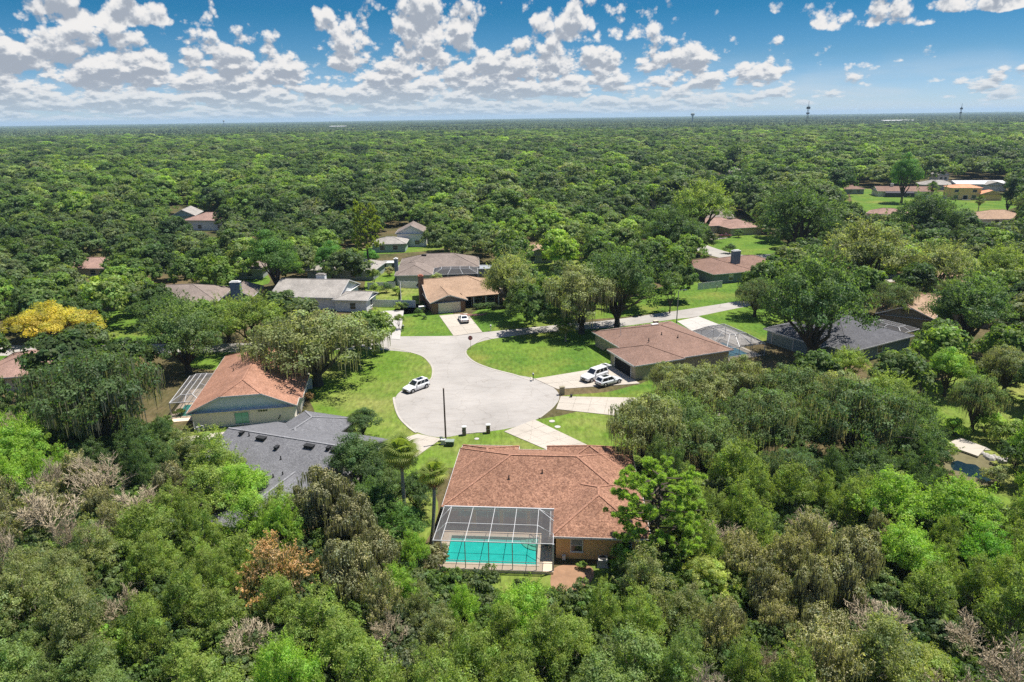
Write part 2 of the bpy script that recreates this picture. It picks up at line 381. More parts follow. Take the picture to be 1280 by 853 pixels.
# kerb round the bulb
kb = MB(); KP = smooth(px([(592,431),(582,440),(590,451),(610,460),(640,468),(662,472)]), 8)[:-16]
def kerb(P, wd=.32, h=.10):
    b = MB(); n = len(P)
    for i in range(n - 1):
        a, c = Vector((*P[i], 0)), Vector((*P[i + 1], 0)); d = (c - a)
        if d.length < 1e-4: continue
        nrm = Vector((-d.y, d.x, 0)).normalized() * wd / 2
        b.quad(a - nrm + Vector((0, 0, h * .5)), c - nrm + Vector((0, 0, h * .5)), c + nrm + Vector((0, 0, h)), a + nrm + Vector((0, 0, h)))
        b.quad(a + nrm + Vector((0, 0, h)), c + nrm + Vector((0, 0, h)), c + nrm, a + nrm)
        b.quad(c - nrm + Vector((0, 0, h * .5)), a - nrm + Vector((0, 0, h * .5)), a - nrm, c - nrm)
    o = b.obj('kerb', M_kerb); o['kind'] = 'structure'; return o
def opens(P, n): return smooth(P, n)[:(len(P) - 1) * n + 1]
kerb(opens(px([(615,424),(592,431),(582,440),(590,451),(610,460),(640,468),(664,472)]), 6))
kerb(opens(px([(505,486),(535,477),(541,467),(538,455),(522,443),(482,438)][::-1]), 6))
kerb(opens(px([(494,498),(495,512),(503,527),(521,540)][::-1]), 6))
kerb(opens(px([(605,541),(595,541),(578,543)]), 4))
kerb(opens(px([(692,508),(686,514),(674,523)]), 4))

# driveways made of separate concrete slabs
def driveway(name, label, A, B, C2, D, nu, nv, m=None, z=.022, h=.05):
    """quad A-B (street edge), D-C2 (house edge), split into nu x nv slabs with recessed joints"""
    A, B, C2, D = (Vector((*at(*p), 0)) for p in (A, B, C2, D)); m = m or M_conc
    t = thing(name, label, 'driveway', (A + B + C2 + D) / 4); o = (A + B + C2 + D) / 4
    f = lambda u, v: (A * (1 - u) + B * u) * (1 - v) + (D * (1 - u) + C2 * u) * v
    for i in range(nu):
        for j in range(nv):
            e = .002; q = [f((i + e * 1.5) / nu, (j + e * 1.5) / nv), f((i + 1 - e) / nu, (j + e) / nv), f((i + 1 - e) / nu, (j + 1 - e) / nv), f((i + e) / nu, (j + 1 - e) / nv)]
            gap = .012
            cc = sum(q, Vector()) / 4; q = [cc + (p - cc) * (1 - gap / max(.5, (p - cc).length)) for p in q]
            dz = random.Random(i * 31 + j).uniform(0, .008)
            b = MB(); top = [p - o + Vector((0, 0, z + h + dz)) for p in q]; bot = [p - o for p in q]
            b.quad(*top)
            for k in range(4): b.quad(bot[k], bot[(k + 1) % 4], top[(k + 1) % 4], top[k])
            b.obj('concrete_slab', m, t)
    return t
random.seed(3)
driveway('driveway', 'concrete driveway of the peach roofed house with a white sedan on it', (567,420.5), (603,415.5), (584,392), (549,395), 2, 5)
driveway('driveway', 'pale driveway running up to the white walled house and its vinyl fence', (487,424), (500,425), (505,388), (464,390), 1, 5, M_conc_w)
driveway('driveway', 'concrete driveway with two white vehicles before the open garage', (668,474), (697,487), (800,480), (765,458), 2, 8)
driveway('driveway', 'concrete driveway below the narrow grass strip, going under the oaks', (701,496), (695,512), (860,530), (860,499), 2, 8)
driveway('driveway', 'curving concrete driveway from the bulb to the terracotta roofed pool house', (630,540), (668,525), (745,562), (700,570), 3, 5)
driveway('driveway', 'concrete driveway at the dark utility pole beside the grey roofed house', (522,543), (552,549), (520,572), (480,556), 2, 4)
driveway('driveway', 'wide concrete driveway with a grey patch beside the brown hip roof', (846,402), (873,396), (955,428), (900,437), 2, 6, M_conc_w)
driveway('driveway', 'narrow driveway before the pinkish roofed house with a dark red car', (864,305), (872,300), (915,297), (895,300), 1, 4)
sheet('paving', px([(868,414),(895,413),(908,421),(880,423)]), .095, mat('grey_seal', (.20, .21, .22), .8, .15, .8))
sheet('path', smooth(px([(228,547),(300,538),(368,533),(368,537),(300,544),(230,553)]), 3), .02, M_conc)

# ================================================================== HOUSES
class Hs:
    """a house in its own frame: x along the near wall, y away from it"""
    def __init__(s, label, pos, rot, wall, roofm, trim=None, name='house', cat='house'):
        s.t = thing(name, label, cat, (pos[0], pos[1], 0), R_(rot)); s.wall = wall; s.rm = roofm; s.trim = trim or M_white; s.nb = 0
    def P(s, p): return s.t.matrix_world
    def block(s, x0, y0, x1, y1, z=2.7, p=.4, ax='x', e=('h', 'h'), o=.55, wall=None, gable=None, cap=None, jk=.6, roofm=None, cuts=()):
        i = s.nb; s.nb += 1; z += .012 * i; wall = wall or s.wall; rm = roofm or s.rm
        q = .003 * i; wx0, wy0, wx1, wy1 = x0 + q, y0 + q, x1 - q, y1 - q
        T = (lambda a, b, c: (a, b, c)) if ax == 'x' else (lambda a, b, c: (b, a, c))   # a = along ridge, b = across
        a0, a1, b0, b1 = (x0 - o, x1 + o, y0 - o, y1 + o) if ax == 'x' else (y0 - o, y1 + o, x0 - o, x1 + o)
        half = (b1 - b0) / 2; bm = (b0 + b1) / 2; rz = z + half * p
        def end(a, sg, kind):
            if kind == 'h': return a + sg * half, [], 0
            if kind == 'g': return a, [], 1
            return a + sg * half * (1 - jk), [(a, b0 + half * jk), (a, b1 - half * jk)], jk
        r0, c0, k0 = end(a0, 1, e[0]); r1, c1, k1 = end(a1, -1, e[1])
        if r0 > r1: r0 = r1 = (r0 + r1) / 2
        zk = z + half * jk * p
        low = [T(a0, b0, z), T(a1, b0, z)] + ([T(a1, b0 + half * jk, zk)] if c1 else []) + [T(r1, bm, rz)] + ([T(r0, bm, rz)] if abs(r0 - r1) > 1e-6 else []) + ([T(a0, b0 + half * jk, zk)] if c0 else [])
        high = [T(a1, b1, z), T(a0, b1, z)] + ([T(a0, b1 - half * jk, zk)] if c0 else []) + [T(r0, bm, rz)] + ([T(r1, bm, rz)] if abs(r0 - r1) > 1e-6 else []) + ([T(a1, b1 - half * jk, zk)] if c1 else [])
        b = MB(); b.quad(*low); b.quad(*high)
        if e[0] == 'h': b.quad(T(a0, b0, z), T(a0, b1, z), T(r0, bm, rz))
        if e[1] == 'h': b.quad(T(a1, b0, z), T(a1, b1, z), T(r1, bm, rz))
        if c0: b.quad(T(a0, b0 + half * jk, zk), T(a0, b1 - half * jk, zk), T(r0, bm, rz))
        if c1: b.quad(T(a1, b0 + half * jk, zk), T(a1, b1 - half * jk, zk), T(r1, bm, rz))
        ro = b.obj('roof', rm, s.t)
        # fascia and soffit
        f = MB(); d = .2
        def band(p, q2):
            p, q2 = Vector(p), Vector(q2); n = (q2 - p).cross(Vector((0, 0, 1))).normalized() * .04
            if (Vector(((p + q2) / 2 + n).xy) - Vector(((x0 + x1) / 2, (y0 + y1) / 2))).length < (Vector(((p + q2) / 2).xy) - Vector(((x0 + x1) / 2, (y0 + y1) / 2))).length: n = -n
            dz = Vector((0, 0, d)); up = Vector((0, 0, .02))
            f.quad(p + n + up, q2 + n + up, q2 + n - dz, p + n - dz); f.quad(p + up, p + n + up, q2 + n + up, q2 + up); f.quad(p - dz, q2 - dz, q2 + n - dz, p + n - dz)
        band(T(a0, b0, z), T(a1, b0, z)); band(T(a0, b1, z), T(a1, b1, z))
        for a, kd, cc in ((a0, e[0], c0), (a1, e[1], c1)):
            if kd == 'h': band(T(a, b0, z), T(a, b1, z))
            elif kd == 'g': band(T(a, b0, z), T(a, bm, rz)); band(T(a, bm, rz), T(a, b1, z))
            else: band(T(a, b0, z), T(a, b0 + half * jk, zk)); band(T(a, b0 + half * jk, zk), T(a, b1 - half * jk, zk)); band(T(a, b1 - half * jk, zk), T(a, b1, z))
        f.quad(T(a0, b0, z - d + .002), T(a1, b0, z - d + .002), T(a1, b1, z - d + .002), T(a0, b1, z - d + .002))
        f.obj('fascia', s.trim, ro)
        # ridge and hip caps
        c = MB(); cap = cap or rm
        def rc(p, q2):
            p, q2 = Vector(p), Vector(q2)
            if (q2 - p).length > .3: c.bar(p + Vector((0, 0, .02)), q2 + Vector((0, 0, .02)), .26, .07)
        rc(T(r0, bm, rz), T(r1, bm, rz))
        if e[0] == 'h': rc(T(a0, b0, z), T(r0, bm, rz)); rc(T(a0, b1, z), T(r0, bm, rz))
        if e[1] == 'h': rc(T(a1, b0, z), T(r1, bm, rz)); rc(T(a1, b1, z), T(r1, bm, rz))
        if c0: rc(T(a0, b0 + half * jk, zk), T(r0, bm, rz)); rc(T(a0, b1 - half * jk, zk), T(r0, bm, rz))
        if c1: rc(T(a1, b0 + half * jk, zk), T(r1, bm, rz)); rc(T(a1, b1 - half * jk, zk), T(r1, bm, rz))
        if c.v: c.obj('ridge_cap', cap, ro)
        # walls
        W = MB(); zt = z - .1
        A0, A1, B0, B1 = (wx0, wx1, wy0, wy1) if ax == 'x' else (wy0, wy1, wx0, wx1)
        W.quad(T(A0, B0, 0), T(A1, B0, 0), T(A1, B0, zt), T(A0, B0, zt)); W.quad(T(A1, B1, 0), T(A0, B1, 0), T(A0, B1, zt), T(A1, B1, zt))
        W.quad(T(A0, B0, 0), T(A0, B1, 0), T(A0, B1, zt), T(A0, B0, zt)); W.quad(T(A1, B0, 0), T(A1, B1, 0), T(A1, B1, zt), T(A1, B0, zt))
        W.obj('wall', wall, s.t)
        for a, kd in ((A0, e[0]), (A1, e[1])):
            if kd == 'h': continue
            sg = -1 if a == A0 else 1; G = MB(); aa = a + sg * .012
            hz = lambda bb: z + (half - abs(bb - bm)) * p - .04
            if kd == 'g': pts = [(B0, zt - .02), (B1, zt - .02), (B1, hz(B1)), (bm, rz - .04), (B0, hz(B0))]
            else: pts = [(B0, zt - .02), (B1, zt - .02), (B1, hz(B1)), (b1 - half * jk, zk - .04), (b0 + half * jk, zk - .04), (B0, hz(B0))]
            G.quad(*[T(aa, u, v) for u, v in pts]); G.quad(*[T(aa - sg * .15, u, v) for u, v in pts])
            G.obj('gable', gable or wall, s.t)
        return ro
    def frame(s, face, u, z, w_, h_):
        """matrix whose x runs along the wall, y outward, z up; face = (axis, coordinate, outward sign)"""
        ax, c0, sg = face
        if ax == 'y': return Matrix.Translation((u, c0, z)) @ Matrix.Rotation(0 if sg < 0 else math.pi, 4, 'Z') @ Matrix.Diagonal((1, -1, 1, 1)) @ Matrix.Identity(4)
        return Matrix.Translation((c0, u, z)) @ Matrix.Rotation(R_(-90) if sg < 0 else R_(90), 4, 'Z') @ Matrix.Diagonal((1, -1, 1, 1))
    def window(s, face, u, z, w_, h_, pane=None, fr=None, bars=1):
        M = s.frame(face, u, z, w_, h_)
        f = MB(); t = .09
        f.box(-w_/2 - t, -.02, -t, w_/2 + t, .06, 0, M); f.box(-w_/2 - t, -.02, h_, w_/2 + t, .06, h_ + t, M)
        f.box(-w_/2 - t, -.02, 0, -w_/2, .06, h_, M); f.box(w_/2, -.02, 0, w_/2 + t, .06, h_, M)
        if bars: f.box(-w_/2, -.02, h_/2 - .03, w_/2, .045, h_/2 + .03, M)
        o = f.obj('window', fr or M_white, s.t)
        p = MB(); p.box(-w_/2, -.015, .0, w_/2, .02, h_/2 - .03 if bars else h_, M); p.obj('pane', M_glass, o)
        if bars: p = MB(); p.box(-w_/2, -.015, h_/2 + .03, w_/2, .02, h_, M); p.obj('pane', pane or M_glass, o)
        q = MB(); q.box(-w_/2 - .14, -.02, -t - .06, w_/2 + .14, .13, -t - .001, M); q.obj('sill', fr or M_white, o)
        return o
    def door(s, face, u, w_, h_, m, name='garage_door', rows=4):
        M = s.frame(face, u, 0.02, w_, h_)
        f = MB(); f.box(-w_/2 - .12, -.02, 0, -w_/2, .07, h_ + .12, M); f.box(w_/2, -.02, 0, w_/2 + .12, .07, h_ + .12, M); f.box(-w_/2, -.02, h_, w_/2, .07, h_ + .12, M)
        o = f.obj(name, s.trim, s.t)
        for r in range(rows):
            b = MB(); b.box(-w_/2 + .01, -.02, h_ * r / rows + .012, w_/2 - .01, .03, h_ * (r + 1) / rows - .012, M); b.obj('door_panel', m, o)
        return o
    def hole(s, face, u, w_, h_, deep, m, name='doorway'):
        """a dark open doorway: shade inside is painted, a near-black flat box set proud of the wall"""
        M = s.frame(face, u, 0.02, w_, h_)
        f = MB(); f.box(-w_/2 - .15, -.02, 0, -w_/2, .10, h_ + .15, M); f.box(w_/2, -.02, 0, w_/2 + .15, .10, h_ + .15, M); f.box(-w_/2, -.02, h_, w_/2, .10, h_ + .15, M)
        o = f.obj(name, s.trim, s.t); b = MB(); b.box(-w_/2, -.02, 0, w_/2, .012, h_, M); b.obj('painted_interior_shade', M_dark, o); return o
    def chimney(s, x, y, w_, d_, z0, z1, m, cap=None):
        b = MB(); b.box(x - w_/2, y - d_/2, z0, x + w_/2, y + d_/2, z1); o = b.obj('chimney', m, s.t)
        c = MB(); c.box(x - w_/2 - .08, y - d_/2 - .08, z1, x + w_/2 + .08, y + d_/2 + .08, z1 + .14); c.box(x - w_/2 + .25, y - d_/2 + .2, z1 + .14, x + w_/2 - .25, y + d_/2 - .2, z1 + .35); c.obj('chimney_cap', cap or M_white, o)
    def vent(s, x, y, z, w_=.9, h=.25, m=None, nm='roof_vent'):
        b = MB(); b.box(x - w_/2, y - .3, z - .3, x + w_/2, y + .3, z + h); b.box(x - w_/2 - .05, y - .36, z + h, x + w_/2 + .05, y + .36, z + h + .05); b.obj(nm, m or M_pipe, s.t)
    def pipe(s, x, y, z, h=.45):
        b = MB(); b.tube([(x, y, z - .3), (x, y, z + h)], [.07, .07], 8); b.tube([(x, y, z - .05), (x, y, z + .06)], [.16, .1], 8); b.obj('vent_pipe', M_pipe, s.t)

FOOT = []   # circles kept free of tree trunks
S_terra = shingle('shingle_terracotta', (.43, .235, .155), (.22, .112, .075)); S_terra2 = shingle('shingle_rust', (.48, .262, .180), (.34, .175, .115))
S_grey = shingle('shingle_grey', (.215, .215, .225), (.165, .165, .175), .12); S_dark = shingle('shingle_charcoal', (.15, .15, .16), (.10, .10, .11), .15)
S_brown = shingle('shingle_brown', (.31, .20, .155), (.25, .155, .12), .15); S_tan = shingle('shingle_peach', (.46, .32, .22), (.39, .26, .175), .14)
S_gb = shingle('shingle_grey_brown', (.30, .245, .21), (.24, .195, .17), .2); S_pale = shingle('shingle_pale', (.42, .39, .35), (.36, .33, .30), .2)
S_pink = shingle('shingle_pink', (.42, .27, .22), (.34, .22, .18), .2); S_tile = shingle('tile_orange', (.85, .42, .24), (.72, .34, .2), .2)
W_orange = mat('stucco_orange', (.90, .54, .24), .9, .10, .7); W_tan = mat('stucco_tan', (.92, .84, .72), .9, .07, .6, .2)
W_blue = mat('siding_pale_blue', (.78, .86, .86), .8, .05, .6); W_gb = mat('siding_blue_green', (.20, .27, .28), .8, .08, .6)
W_grey = mat('siding_grey', (.36, .40, .39), .8, .08, .6); W_white = mat('siding_white', (.85, .85, .84), .8, .06, .6)
W_brick = mat('brick_brown', (.27, .16, .10), .95, .35, 5, .3); W_olive = mat('siding_olive', (.46, .40, .27), .85, .07, .6)
W_yel = mat('stucco_yellow', (1.0, .66, .32), .9, .06, .5); W_cream = mat('stucco_cream', (.60, .54, .40), .9, .06, .5)
W_bgrey = mat('siding_slate', (.20, .25, .30), .8, .08, .6)
M_gdoor = mat('garage_door_cream', (.90, .80, .62), .6, .04, .7)

def foot(h, x0, y0, x1, y1):
    M = Matrix.Translation(h.t.location) @ Matrix.Rotation(h.t.rotation_euler.z, 4, 'Z')
    FOOT.append([tuple((M @ Vector(p))[:2]) for p in ((x0 - 1, y0 - 1, 0), (x1 + 1, y0 - 1, 0), (x1 + 1, y1 + 1, 0), (x0 - 1, y1 + 1, 0))])

# ---- 1 main house with the pool
h = Hs('terracotta shingle house with orange stucco wall and screened swimming pool', (-7.3, 66.9), -4.5, W_orange, S_terra); h1 = h
h.block(0, 0, 20.6, 13, 2.9, .40, 'x', cap=S_terra2)
h.block(11.9, -5.0, 20.8, 5.5, 2.9, .40, 'y', cap=S_terra2)
h.block(.2, 7, 6.4, 13.9, 2.9, .40, 'y', cap=S_terra2)
h.block(11.0, 7, 20.4, 14.0, 2.9, .42, 'y', cap=S_terra2)
fs = ('y', -5.0, -1)
h.window(fs, 14.0, .95, 1.1, 1.35, mat('window_blind', (.30, .32, .32), .6, .1, 2))
h.window(fs, 19.0, 1.0, .9, 1.2)
# lanai opening behind the screen
for u in (1.4, 4.4, 7.4, 10.3):
    b = MB(); b.box(u - 1.2, -.09, .05, u + 1.2, -.05, 2.2); o = b.obj('sliding_door', M_glass, h.t)
    b = MB(); b.box(u - 1.28, -.11, .0, u - 1.2, -.02, 2.28); b.box(u + 1.2, -.11, 0, u + 1.28, -.02, 2.28); b.box(u - 1.2, -.11, 2.2, u + 1.2, -.02, 2.28); b.box(u - .03, -.12, .05, u + .03, -.06, 2.2); b.obj('frame', M_white, o)
b = MB(); b.box(11.22, -5.62, 2.70, 11.34, -.5, 2.95); b.obj('gutter', M_white, h.t)
for x, y in ((6.5, 3.2), (10.2, 4.1), (16.2, 1.5)): h.pipe(x, y, 2.9 + (y + .55) * .4)
h.pipe(15.6, -1.0, 4.2)
foot(h, -1, -6, 22, 15)
MH = Matrix.Translation(h.t.location) @ Matrix.Rotation(h.t.rotation_euler.z, 4, 'Z')

# pool, deck, cage
M_deck = mat('pool_deck', (.88, .70, .52), .85, .08, .8, .1); M_coping = mat('pool_coping', (.92, .80, .64), .7, .06, 2)
M_tile = mat('pool_plaster', (.26, .95, .88), .6, .08, 1)
def water(name, col):
    t = NT(name); p = t.n('ShaderNodeBsdfPrincipled'); p.inputs['Base Color'].default_value = (*col, 1); p.inputs['Roughness'].default_value = .04
    p.inputs['Specular IOR Level'].default_value = .5
    b_ = t.n('ShaderNodeBump'); b_.inputs['Strength'].default_value = .15; b_.inputs['Distance'].default_value = .05
    t.l(noise(t, coords(t), 2.4, 3), b_.inputs['Height']); t.l(b_.outputs[0], p.inputs['Normal'])
    tr = t.n('ShaderNodeBsdfTransparent'); tr.inputs[0].default_value = (.42, .95, .92, 1)
    gl = t.n('ShaderNodeBsdfGlossy'); gl.inputs['Roughness'].default_value = .05; t.l(b_.outputs[0], gl.inputs['Normal'])
    fr = t.n('ShaderNodeFresnel'); fr.inputs[0].default_value = 1.33; t.l(b_.outputs[0], fr.inputs['Normal'])
    mx = t.n('ShaderNodeMixShader'); t.l(fr.outputs[0], mx.inputs[0]); t.l(tr.outputs[0], mx.inputs[1]); t.l(gl.outputs[0], mx.inputs[2]); t.l(mx.outputs[0], t.o.inputs[0]); return t.m
M_water = water('pool_water', (.1, .6, .6))
X0, X1, Y0, Y1 = .7, 10.0, -6.65, -2.0
pool = thing('swimming_pool', 'rectangular turquoise pool in a cream deck under the screened cage', 'pool', h.t.location, h.t.rotation_euler.z)
b = MB(); zt = .30
for q in ((-.35, -7.7, X0, -.02), (X1, -7.7, 11.7, -.02), (X0, -7.7, X1, Y0), (X0, Y1, X1, -.02)): b.box(q[0], q[1], 0.0, q[2], q[3], zt)
b.obj('deck', M_deck, pool)
b = MB(); k = .28
b.box(X0 - k, Y0 - k, zt - .05, X1 + k, Y0, zt + .05); b.box(X0 - k, Y1, zt - .05, X1 + k, Y1 + k, zt + .05); b.box(X0 - k, Y0, zt - .05, X0, Y1, zt + .05); b.box(X1, Y0, zt - .05, X1 + k, Y1, zt + .05)
b.obj('coping', M_coping, pool)
b = MB(); b.quad((X0, Y0, .02), (X1, Y0, .02), (X1, Y1, .02), (X0, Y1, .02))
for q in (((X0, Y0), (X1, Y0)), ((X1, Y0), (X1, Y1)), ((X1, Y1), (X0, Y1)), ((X0, Y1), (X0, Y0))): b.quad((*q[0], .02), (*q[1], .02), (*q[1], zt), (*q[0], zt))
# the basin is lowered with real depth through the deck: it stands on the ground sheet, floor raised under 20 cm of water
b.obj('basin', M_tile, pool)
b = MB()
for r, zz in ((1.9, .09), (1.35, .15), (.8, .21)):
    pts = [(X1 - r * math.cos(a), Y1 - r * math.sin(a), zz) for a in [math.pi / 2 * i / 8 for i in range(9)]]
    b.quad(*([(X1, Y1, zz)] + pts[::-1]))
b.obj('steps', M_coping, pool)
b = MB(); b.quad((X0, Y0, .24), (X1, Y0, .24), (X1, Y1, .24), (X0, Y1, .24)); b.obj('water', M_water, pool)
cage = thing('pool_cage', 'white aluminium screen enclosure over the turquoise pool', 'enclosure', h.t.location, h.t.rotation_euler.z)
XS = [-.2, .6, 2.95, 5.3, 7.65, 10.0, 11.65]; YF, YM, YB = -7.5, -4.1, -.75; ZF, ZM, ZB = 3.35, 3.22, 3.08
def bm_(p, q, w=.05, nm='beam', m=None, par=None): b = MB(); b.bar(p, q, w, w * 1.3); return b.obj(nm, m or M_alu, par or cage)
for x in XS:
    bm_((x, YF, .3), (x, YF, ZF), .065, 'post', None)
for x in XS[1:-1]:
    bm_((x, YF, ZF), (x, YM, ZM)); bm_((x, YM, ZM), (x, YB, ZB))
for i in range(len(XS) - 1):
    a, c = XS[i], XS[i + 1]
    bm_((a, YF, ZF), (c, YF, ZF), .06); bm_((a, YB, ZB), (c, YB, ZB), .14)
    if 0 < i < len(XS) - 2: bm_((a, YM, ZM), (c, YM, ZM))
bm_((XS[1], YM, ZM), (XS[0], YM - 1.6, ZM - .1)); bm_((XS[1], YB, ZB), (XS[0], YM + 1.0, ZM - .1)); bm_((XS[-2], YB, ZB), (XS[-1], YM + .9, ZM)); bm_((XS[-2], YB, ZB), (XS[-1], YB - 1.4, ZB)); bm_((XS[-2], YM, ZM), (XS[-1], YF + 1.9, ZM)); bm_((XS[0], YF, ZF), (XS[0], YB, ZB)); bm_((XS[-1], YF, ZF), (XS[-1], -5.7, ZF - .1))
for y in (YM, -2.2): bm_((XS[0], y, .3), (XS[0], y, 3.15), .07, 'post')
bm_((XS[-1], YF, .3), (XS[-1], YF, ZF), .14, 'post')
bm_((XS[0], YF, 1.15), (XS[-1], YF, 1.15), .04, 'rail')
for i in range(len(XS) - 1):
    a, c = XS[i] + .04, XS[i + 1] - .04
    for (ya, za, yb, zb) in ((YF, ZF, YM, ZM), (YM, ZM, YB, ZB)):
        b = MB(); b.quad((a, ya, za + .01), (c, ya, za + .01), (c, yb, zb + .01), (a, yb, zb + .01)); b.obj('screen_panel', M_screen_r, cage)
    b = MB(); b.quad((a, YF + .01, .32), (c, YF + .01, .32), (c, YF + .01, ZF - .04), (a, YF + .01, ZF - .04)); b.obj('screen_panel', M_screen_w, cage)
b = MB(); b.quad((XS[0], YF, .32), (XS[0], YB, .32), (XS[0], YB, ZB), (XS[0], YF, ZF)); b.obj('screen_panel', M_screen_w, cage)
def wpt(x, y): v = MH @ Vector((x, y, 0)); return (v.x, v.y)
# pool-side items
M_steel = mat('steel_rail', (.6, .6, .62), .25, .05, 1, 0, .9)
t = thing('pool_ladder', 'steel grab rail at the stepped corner of the pool', 'ladder', (*wpt(9.9, -3.0), .3), R_(-4.5))
for dx in (-.02, .5):
    b = MB(); b.tube([(.25, dx, 0), (.25, dx, .7), (.0, dx, .85), (-.35, dx, .6), (-.45, dx, -.05)], [.03] * 5, 6); b.obj('rail', M_steel, t)
t = thing('patio_chair', 'dark folding chair on the deck between pool and house wing', 'chair', (*wpt(10.9, -3.6), .3), R_(30))
md = mat('navy_fabric', (.02, .03, .09), .8, .1, 3)
b = MB(); b.box(-.3, -.3, .40, .3, .3, .46); b.obj('seat', md, t); b = MB(); b.box(-.3, .26, .46, .3, .32, 1.0); b.obj('backrest', md, t)
for sx in (-.27, .27):
    for sy in (-.27, .27): b = MB(); b.bar((sx, sy, 0), (sx, sy, .4), .04); b.obj('leg', M_steel, t)
t = thing('air_conditioner', 'beige air conditioning unit on a pad by the orange wall', 'AC unit', (*wpt(16.6, -5.9), 0), R_(-4.5))
b = MB(); b.box(-.45, -.45, .08, .45, .45, .85); b.obj('casing', mat('ac_beige', (.55, .53, .48), .5, .06, 2), t); b = MB(); b.tube([(0, 0, .85), (0, 0, .9)], [.36, .36], 14); b.obj('fan_grille', M_pipe, t); b = MB(); b.box(-.55, -.55, 0, .55, .55, .08); b.obj('pad', M_kerb, t)
t = thing('utility_box', 'small white utility box at the foot of the orange wall', 'utility box', (*wpt(12.7, -5.3), 0), R_(-4.5))
b = MB(); b.box(-.18, -.12, .1, .18, .12, .55); b.obj('casing', M_white, t); b = MB(); b.box(-.2, -.14, .55, .2, .14, .59); b.obj('lid', M_white, t)

# ---- 2 left house
h = Hs('rust shingle house with pale blue clipped gable and green glass door', (-46.9, 93.6), 9.5, W_tan, S_terra2); h2 = h
h.block(0, 0, 14.4, 25, 2.8, .46, 'y', ('j', 'h'), gable=W_blue, jk=.62, cap=S_terra2)
h.block(10.0, 3, 14.9, 12, 2.75, .30, 'x', ('h', 'h'))
f2 = ('y', 0, -1)
h.window(f2, 6.9, .35, 2.0, 1.75, mat('green_glass', (.06, .27, .17), .3, .1, 1), bars=0)
for ob in h.t.children: pass
M_gg = mat('green_door_glass', (.16, .52, .38), .25, .15, 1, 0, 0, .6)
b = MB(); b.box(5.95, -.045, .4, 6.88, -.03, 2.05); b.box(6.92, -.045, .4, 7.85, -.03, 2.05); b.obj('sliding_door', M_gg, h.t)
t_ = MB()
for k in range(4): t_.box(9.3 + k * .34, -.05, 2.0, 9.3 + k * .34 + .26, -.02, 2.25)
t_.obj('transom_window', M_glass, h.t)
b = MB(); b.tube([(12.0, -.1, .6), (12.3, -.14, 1.0), (12.35, -.14, 1.25)], [.05] * 3, 6); b.obj('vent_pipe', M_pipe, h.t)
b = MB(); b.box(12.8, -.1, 2.45, 14.5, .05, 2.75); b.obj('gutter', M_white, h.t)
h.vent(9.5, 9.0, 5.6, .3, .2); h.pipe(4.0, 11, 4.9)
foot(h, -1, -1, 15, 26)
cg = thing('pool_cage', 'dark screen enclosure with pale beams beside the rust roofed house', 'enclosure', (-52.8, 97.5, 0), R_(9.5))
def gen_cage(cg, x0, y0, x1, y1, z=2.6, rise=1.4, nx=3, ny=3, op=None):
    op = op or M_screen_r; ins = min(x1 - x0, y1 - y0) * .3
    lo = [(x0, y0, z), (x1, y0, z), (x1, y1, z), (x0, y1, z)]; hi = [(x0 + ins, y0 + ins, z + rise), (x1 - ins, y0 + ins, z + rise), (x1 - ins, y1 - ins, z + rise), (x0 + ins, y1 - ins, z + rise)]
    for i in range(4):
        j = (i + 1) % 4
        bm_(lo[i], lo[j], .09, 'beam', None, cg); bm_(hi[i], hi[j], .09, 'beam', None, cg); bm_(lo[i], hi[i], .09, 'beam', None, cg); bm_((lo[i][0], lo[i][1], 0), lo[i], .09, 'post', None, cg)
        for k in range(1, nx):
            a = Vector(lo[i]).lerp(Vector(lo[j]), k / nx); c = Vector(hi[i]).lerp(Vector(hi[j]), k / nx)
            bm_(a, c, .07, 'beam', None, cg); bm_((a.x, a.y, 0), a, .06, 'post', None, cg)
        b = MB(); b.quad(lo[i], lo[j], hi[j], hi[i]); b.obj('screen_panel', op, cg)
        b = MB(); b.quad((lo[i][0], lo[i][1], .02), (lo[j][0], lo[j][1], .02), lo[j], lo[i]); b.obj('screen_panel', M_screen_w, cg)
    for k in range(1, nx):
        bm_(Vector(hi[0]).lerp(Vector(hi[1]), k / nx), Vector(hi[3]).lerp(Vector(hi[2]), k / nx), .07, 'beam', None, cg)
    b = MB(); b.quad(*hi); b.obj('screen_panel', op, cg)
gen_cage(cg, .8, 0, 5.2, 12, 2.5, .7, 2)
FOOT.append([(-55, 95), (-48, 95), (-48, 112), (-57, 112)])
t = thing('swimming_pool', 'green tinted pool under the dark cage beside the rust roofed house', 'pool', (-52.8, 97.5, 0), R_(9.5))
b = MB(); b.box(.4, -1.5, 0, 4.8, 12, .06); b.obj('deck', M_deck, t); b = MB(); b.box(1.4, .5, .06, 3.8, 5, .09); b.obj('water', mat('pool_green', (.10, .42, .36), .1, .1, 1, 0, 0, .6), t)
t = thing('pool_equipment', 'pipes and pump on the concrete path at the tan wall', 'pool pump', (-45.9, 92.7, 0), R_(9.5))
b = MB(); b.tube([(0, 0, 0), (0, 0, .8)], [.28, .25], 10); b.obj('filter_tank', mat('grey_plastic', (.35, .35, .35), .5, .1, 2), t); b = MB(); b.tube([(.5, 0, .15), (1.1, 0, .15)], [.16, .16], 10); b.obj('pump', M_pipe, t); b = MB(); b.tube([(.1, 0, .8), (.5, 0, 1.0), (.8, 0, .9), (.9, 0, .2)], [.04] * 4, 6); b.tube([(-.2, 0, .3), (-.5, .1, .6), (-.5, .2, 1.4)], [.04] * 3, 6); b.obj('pipe', M_white, t)
t = thing('garden_fence', 'white side fence panel under the oak beside the rust roofed house', 'fence', (*at(362, 489), 0), R_(12))
